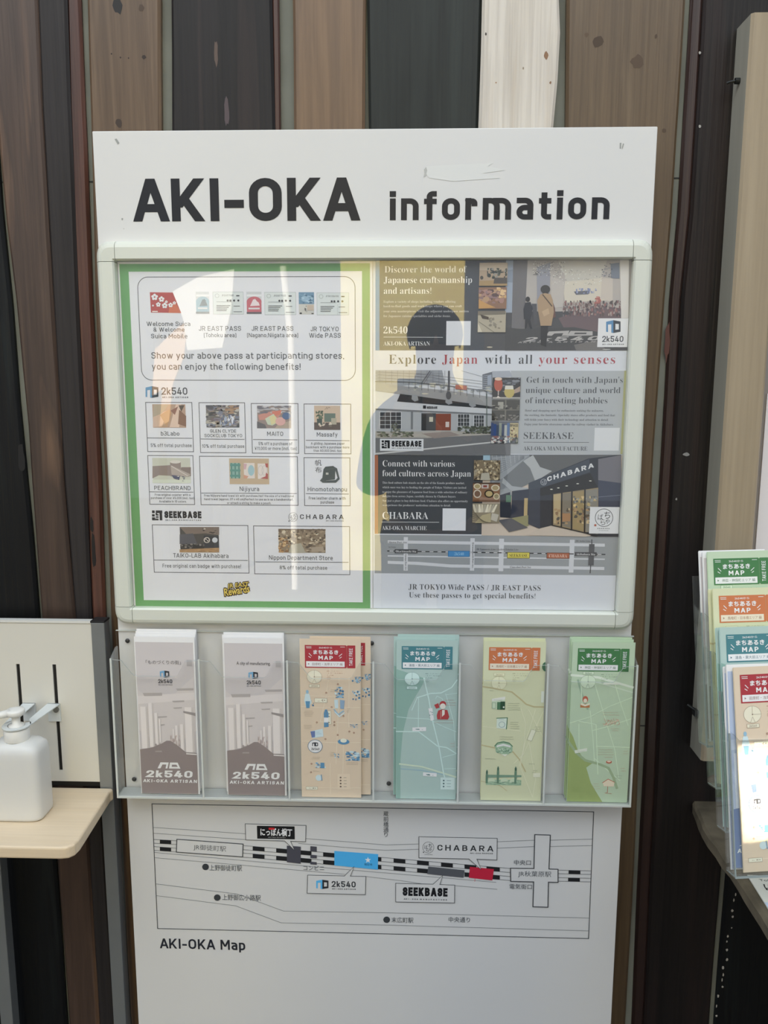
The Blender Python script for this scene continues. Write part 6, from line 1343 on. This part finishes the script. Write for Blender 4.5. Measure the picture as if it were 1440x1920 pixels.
for sgn in (1, -1): g.box((min(SXM + sgn * .010, SXM + sgn * .030), -.0005, zb - .028), (max(SXM + sgn * .010, SXM + sgn * .030), .0018, zb + t), BR)
brk = g.build('neck_bracket', stand)
for sgn in (1, -1):
    g = MB(); cx = SXM + sgn * .0245
    g.tube([(cx, .0, zb - .008), (cx, -.004, zb - .008)], .0042, solid('bolt_steel', '#8e8e8a', .3, .8), 14); g.build('bolt', stand)

# ------------------------------------------------------------------ pump bottle on the shelf
BOT = solid('bottle_translucent_plastic', '#dadad6', .38, spec=.45, sss=.35)
bot = tag(empty('pump_bottle', (bcx, bcy, ZS)), 'translucent white square pump bottle of hand sanitiser on the wooden shelf', 'bottle')
g = MB(); hw = .0395; H = .120
def sq(r, z, e): return (r, z, e)
prof = [(.90, .0, .62), (.985, .002, .62), (1.0, .006, .62), (1.0, .096, .62), (.985, .104, .6), (.94, .110, .58), (.80, .1155, .5), (.60, .1185, .35), (.46, .1195, .1)]
v = []; seg = 40
for r, z, e in prof:
    for k in range(seg):
        a = 2 * math.pi * k / seg; c, s_ = math.cos(a), math.sin(a); ex = 1 - e
        v.append((hw * r * math.copysign(abs(c) ** ex, c), hw * .68 * r * math.copysign(abs(s_) ** ex, s_), z))
f = [(i * seg + k, i * seg + (k + 1) % seg, (i + 1) * seg + (k + 1) % seg, (i + 1) * seg + k) for i in range(len(prof) - 1) for k in range(seg)] + [tuple(range(seg))[::-1], tuple((len(prof) - 1) * seg + k for k in range(seg))]
g.add(v, f, BOT); g.build('bottle_body', bot, smooth=True)
CAPW = solid('cap_white_plastic', '#e9e8e2', .35)
zc_ = H
g = MB(); g.lathe([(.0178, 0), (.0182, .001), (.0182, .0165), (.0172, .0178), (.0115, .0182)], (0, 0, zc_ - .001), CAPW, 30); g.build('collar', bot, smooth=True)
zn = zc_ + .0172
g = MB(); g.lathe([(.011, 0), (.011, .004), (.0058, .006), (.0058, .018)], (0, 0, zn), CAPW, 24); g.build('pump_stem', bot, smooth=True)
g = MB(); zh = zn + .0175
g.lathe([(.006, 0), (.0118, .002), (.0132, .004), (.0132, .0085), (.0122, .0102), (.0060, .0108)], (0, 0, zh), CAPW, 28)
g.tube([(-.006, -.004, zh + .0062), (-.018, -.012, zh + .0055), (-.028, -.019, zh + .002), (-.034, -.023, zh - .005)], .004, CAPW, 12, radii=[.0062, .0052, .0042, .0036])
g.build('pump_head', bot, smooth=True)

# ------------------------------------------------------------------ wooden notice board at the right
NW = wood('notice_pale_wood', '#a99a82', '#9a8b73', None, seed=31, rough=.45, spec=.4, grain=.5, bump=.12)
NWS = wood('notice_grey_side', '#b3b0a2', '#a5a295', None, seed=32, rough=.5, spec=.4, grain=.2, bump=.05)
nb = tag(empty('notice_board', (0, 0, 0)), 'pale wooden framed notice board hung on the plank wall at right', 'notice board')
NX0, NX1, NZ0, NZ1, NYF, NYB = .9078, 1.62, .8697, 1.9435, 0.0, .0505
def stile(x0, x1, z0, z1, name):
    mb = MB(); c = .0035
    mb.prism([(x0, NYB), (x0, NYF + c), (x0 + c, NYF), (x1 - c, NYF), (x1, NYF + c), (x1, NYB)], 'z', z0, z1, NW)
    o = mb.build(name, nb)
    i = mb.mats.index(NW); me = o.data; me.materials.append(NWS)
    for p in me.polygons:
        if p.normal.x < -.9: p.material_index = 1
    return o
stile(NX0, .9633, NZ0, NZ1, 'frame_stile'); stile(NX1 - .0555, NX1, NZ0, NZ1, 'frame_stile')
for z0, z1 in ((NZ1 - .05, NZ1), (NZ0, NZ0 + .05)):
    g = MB(); g.box((.9633, NYF + .0005, z0), (NX1 - .0555, NYB, z1), NW); g.build('frame_rail', nb, bevel=.002)
g = MB(); g.box((.9633, .030, NZ0 + .05), (NX1 - .0555, .036, NZ1 - .05), solid('notice_backing_grey', '#8d8784', .6)); g.build('pin_panel', nb)
p = on_y(1430, 736, .024)
g = MB(); g.box((.9785, .0275, 1.0), (1.30, .0295, on_y(1434, 738, .028).z), ink('#e6e2e4', 1.0)); tag(g.build('notice_sheet'), 'white sheet pinned inside the right notice board', 'paper')
HKM = solid('hook_dark_steel', '#3d3f3f', .35, .8)
p = on_y(1377, 153, .03)
g = MB(); g.tube([(NX0 + .001, .028, p.z), (NX0 - .0065, .028, p.z)], .0042, HKM, 14); g.tube([(NX0 - .004, .028, p.z + .0005), (NX0 - .012, .030, p.z - .0005), (NX0 - .016, .032, p.z - .0015)], .0017, HKM, 8); g.build('side_screw', nb)
p = on_y(1299, 1334, .03)
g = MB(); g.box((NX0 - .006, .022, p.z - .006), (NX0 + .001, .034, p.z + .004), solid('clip_steel', '#6d6d6b', .3, .8)); g.tube([(NX0 - .004, .03, p.z + .003), (NX0 - .014, .036, p.z + .009)], .0025, HKM, 8); g.build('side_clip', nb)

# ------------------------------------------------------------------ worn ledge under the rack, with a leaflet on it
LZ = .7745
LST = solid('ledge_worn_stone', '#665d4c', .8, noise=.35, nscale=26, bump=.6)
R = random.Random(12)
g = MB(); yb, yf_ = .0515, -.62; n = 26; x1 = 1.7
lx = [(.9085 + .009 * max(0, 1 - i / 3) + R.uniform(-.0018, .0012), yb + (yf_ - yb) * i / n) for i in range(n + 1)]
v = []; f = []
for i, (x, y) in enumerate(lx):
    dz = R.uniform(-.0012, .0004); v += [(x + .004, y, LZ), (x + R.uniform(-.001, .001), y, LZ - .0035 + dz), (x + R.uniform(-.001, .002), y, LZ - .018 + R.uniform(-.003, .001)), (x + .006, y, LZ - .0205), (x1, y, LZ - .0205), (x1, y, LZ)]
for i in range(n):
    for k in range(6): a = i * 6 + k; b = i * 6 + (k + 1) % 6; f.append((a, b, b + 6, a + 6))
f += [tuple(range(6)), tuple(n * 6 + k for k in range(6))]
g.add(v, f, LST)
tag(g.build('wall_ledge'), 'worn stone coloured ledge jutting from the wall below the clear rack', 'ledge')
c0, c1, c2 = on_z(1401, 1643, LZ), on_z(1440, 1706, LZ), on_z(1440, 1649, LZ)
ey = Vector((c1.x - c0.x, c1.y - c0.y, 0)).normalized(); ex = Vector((-ey.y, ex_ if False else ey.x, 0))
ex = Vector((-ey.y, ey.x, 0))
if ex.x < 0: ex = -ex
lw, ll = .210, .297
P = lambda a, b, z: (c0.x + ex.x * a + ey.x * b, c0.y + ex.y * a + ey.y * b, z)
g = MB(); top = [P(0, 0, LZ + .0022), P(lw, 0, LZ + .0022), P(lw, ll, LZ + .0022), P(0, ll, LZ + .0022)]
g.add(top + [(x, y, LZ + .0004) for x, y, z in top], [(0, 1, 2, 3), (7, 6, 5, 4), (0, 4, 5, 1), (1, 5, 6, 2), (2, 6, 7, 3), (3, 7, 4, 0)], ink('#dcdcd2', 1.25))
lf = tag(g.build('leaflet'), 'white paper leaflet lying on the worn ledge below the rack', 'leaflet')
def on_leaf(polys, c, lift):
    mb = MB()
    for q in polys: mb.add([P(a, b, LZ + .0022 + lift) for a, b in q], [tuple(range(len(q)))], ink(c, 1.0))
    return mb
def leaf_text(t, a0, b0, wd, hh, c, mode='sans'):
    if mode == 'cjk': V, F = font_text(t, .004, 3); ys = [q[1] for q in V]; V = [(q[0], q[1] - min(ys)) for q in V]; ch = max(q[1] for q in V)
    else: V, F = font_text(t, .0, 3); ch = .73
    xs = [q[0] for q in V]; x0 = min(xs); sx = wd / (max(xs) - x0)
    mb = MB(); mb.add([P(a0 + (x - x0) * sx, b0 - y * hh / ch, LZ + .0024) for x, y in V], F, ink(c, 1.0)); return mb.build('lettering', lf)
leaf_text('Tokyo Creative', .012, .0135, .060, .0052, '#55524c'); leaf_text('にっぽん', .0125, .034, .075, .0155, '#2e2c2a', 'cjk'); leaf_text('and', .0175, .0455, .016, .006, '#6a665f')
g = MB(); g.add([P(.0, .060, LZ + .0024), P(lw, .060, LZ + .0024), P(lw, .20, LZ + .0024), P(0, .20, LZ + .0024)], [(0, 1, 2, 3)], ink('#b9c6d6', 1.3)); g.build('printed_band', lf)

# ------------------------------------------------------------------ the photographer, seen only as a reflection in the cover
def skin_body(name, joints, edges, radii, mat, parent, root=0, sub=2):
    me = bpy.data.meshes.new(name); me.from_pydata(joints, edges, []); o = bpy.data.objects.new(name, me); COL.objects.link(o); o.parent = parent
    me.materials.append(mat)
    md = o.modifiers.new('skin', 'SKIN'); md.use_smooth_shade = True
    for i, r in enumerate(radii):
        sv = me.skin_vertices[0].data[i]; sv.radius = r if isinstance(r, tuple) else (r, r); sv.use_root = (i == root)
    sd = o.modifiers.new('sub', 'SUBSURF'); sd.levels = sub; sd.render_levels = sub
    return o
PXC = mirror(815, 620, 1.56)[0]; PYC = -1.56
SKINM = solid('skin', '#c79a7c', .5, sss=.1); COAT = solid('dark_coat_cloth', '#1d1f24', .85, noise=.1, nscale=60); TRS = solid('dark_trousers_cloth', '#22242b', .85); HAIR = solid('dark_hair', '#141212', .6, noise=.3, nscale=120)
per = tag(empty('person', (PXC, PYC, 0)), 'person in dark coat holding up a phone, mirrored as a silhouette in the glass', 'person')
per.scale = (1, 1, .975)
handR = (CAM.x - PXC + .035, CAM.y - PYC - .035, (CAM.z - .085) / .975); handL = (CAM.x - PXC - .045, CAM.y - PYC - .035, (CAM.z - .085) / .975)
J = [(0, 0, .95), (0, .0, 1.12), (0, .01, 1.32), (0, .0, 1.44), (0, .015, 1.52), (0, .035, 1.60), (0, .035, 1.70),
     (.165, 0, 1.35), (.20, .06, 1.12), (handR[0] + .03, handR[1] - .10, handR[2] - .05), handR,
     (-.165, 0, 1.35), (-.21, .06, 1.12), (handL[0] - .03, handL[1] - .10, handL[2] - .05), handL,
     (.095, 0, .90), (.10, .02, .50), (.105, -.01, .09), (.11, .12, .035), (-.095, 0, .90), (-.10, .02, .50), (-.105, -.01, .09), (-.11, .12, .035)]
Eg = [(0, 1), (1, 2), (2, 3), (3, 4), (4, 5), (5, 6), (3, 7), (7, 8), (8, 9), (9, 10), (3, 11), (11, 12), (12, 13), (13, 14), (0, 15), (15, 16), (16, 17), (17, 18), (0, 19), (19, 20), (20, 21), (21, 22)]
Rd = [(.15, .10), (.14, .10), (.16, .11), (.09, .07), .052, (.075, .085), (.07, .08), .062, .045, .03, .032, .062, .045, .03, .032, .085, .06, .045, .04, .085, .06, .045, .04]
bodyo = skin_body('body', J, Eg, Rd, SKINM, per)
cj = [0, 1, 2, 3, 7, 8, 9, 11, 12, 13]; idx = {a: i for i, a in enumerate(cj)}
skin_body('coat', [J[i] for i in cj], [(idx[a], idx[b]) for a, b in Eg if a in idx and b in idx], [(.185, .135), (.17, .125), (.185, .13), (.12, .085), .078, .062, .046, .078, .062, .046], COAT, per)
tj = [0, 15, 16, 17, 19, 20, 21]; idx = {a: i for i, a in enumerate(tj)}
skin_body('trousers', [J[i] for i in tj], [(idx[a], idx[b]) for a, b in Eg if a in idx and b in idx], [(.165, .115), .10, .075, .062, .10, .075, .062], TRS, per)
g = MB(); v = []
for i in range(7):
    th = i / 6 * math.pi * .62
    for k in range(20):
        a = 2 * math.pi * k / 20; v.append((.094 * math.sin(th) * math.cos(a), .02 + .108 * math.sin(th) * math.sin(a) - .01, 1.655 + .10 * math.cos(th)))
f = [(i * 20 + k, i * 20 + (k + 1) % 20, (i + 1) * 20 + (k + 1) % 20, (i + 1) * 20 + k) for i in range(6) for k in range(20)]
g.add(v, f, HAIR); g.build('hair', per, smooth=True)
g = MB(); g.prism([(-.011, 1.605), (.011, 1.605), (.004, 1.645), (-.004, 1.645)], 'y', .09, .135, SKINM); g.build('nose', per, bevel=.004)
for sx in (-1, 1):
    g = MB(); g.lathe([(.002, -.006), (.009, -.003), (.009, .003), (.002, .006)], (sx * .032, .115, 1.65), solid('eye_dark', '#1a1716', .3), 12); g.build('eye', per)
    g = MB(); g.lathe([(.004, -.028), (.011, -.01), (.013, .012), (.005, .028)], (sx * .082, .03, 1.635), SKINM, 12, sx=.5); g.build('ear', per, smooth=True)
g = MB(); g.box((-.022, .112, 1.583), (.022, .121, 1.589), solid('lips', '#8d564b', .5)); g.build('mouth', per)
for hx, hand, side in ((handR, 'r', 1), (handL, 'l', -1)):
    for i in range(4):
        g = MB(); bx, by, bz = hx
        g.tube([(bx - side * .005, by - .012, bz + .01 + i * .017), (bx - side * .012, by + .014, bz + .014 + i * .017), (bx - side * .028, by + .020, bz + .016 + i * .017), (bx - side * .040, by + .014, bz + .017 + i * .016)], .008, SKINM, 8, radii=[.009, .0085, .0078, .0065]); g.build('finger', per, smooth=True)
    g = MB(); g.tube([(hx[0], hx[1] - .02, hx[2] + .01), (hx[0] - side * .014, hx[1] - .024, hx[2] + .035), (hx[0] - side * .03, hx[1] - .016, hx[2] + .05)], .009, SKINM, 8, radii=[.0105, .0095, .0075]); g.build('thumb', per, smooth=True)
ph = tag(empty('phone', (CAM.x, CAM.y - .022, CAM.z - .055)), 'dark phone held up by the person mirrored in the glass', 'phone')
ph.rotation_euler = (-PITCH, 0, 0)
g = MB(); g.box((-.037, -.008, -.075), (.037, .0, .075), solid('phone_black_glass', '#101114', .15)); g.build('phone_body', ph, bevel=.004)
g = MB(); g.box((-.012, -.0003, .050), (.012, .0012, .060), solid('phone_lens', '#050506', .1)); g.build('camera_lens', ph)
for o in bpy.data.objects:
    if '_used' in o: del o['_used']
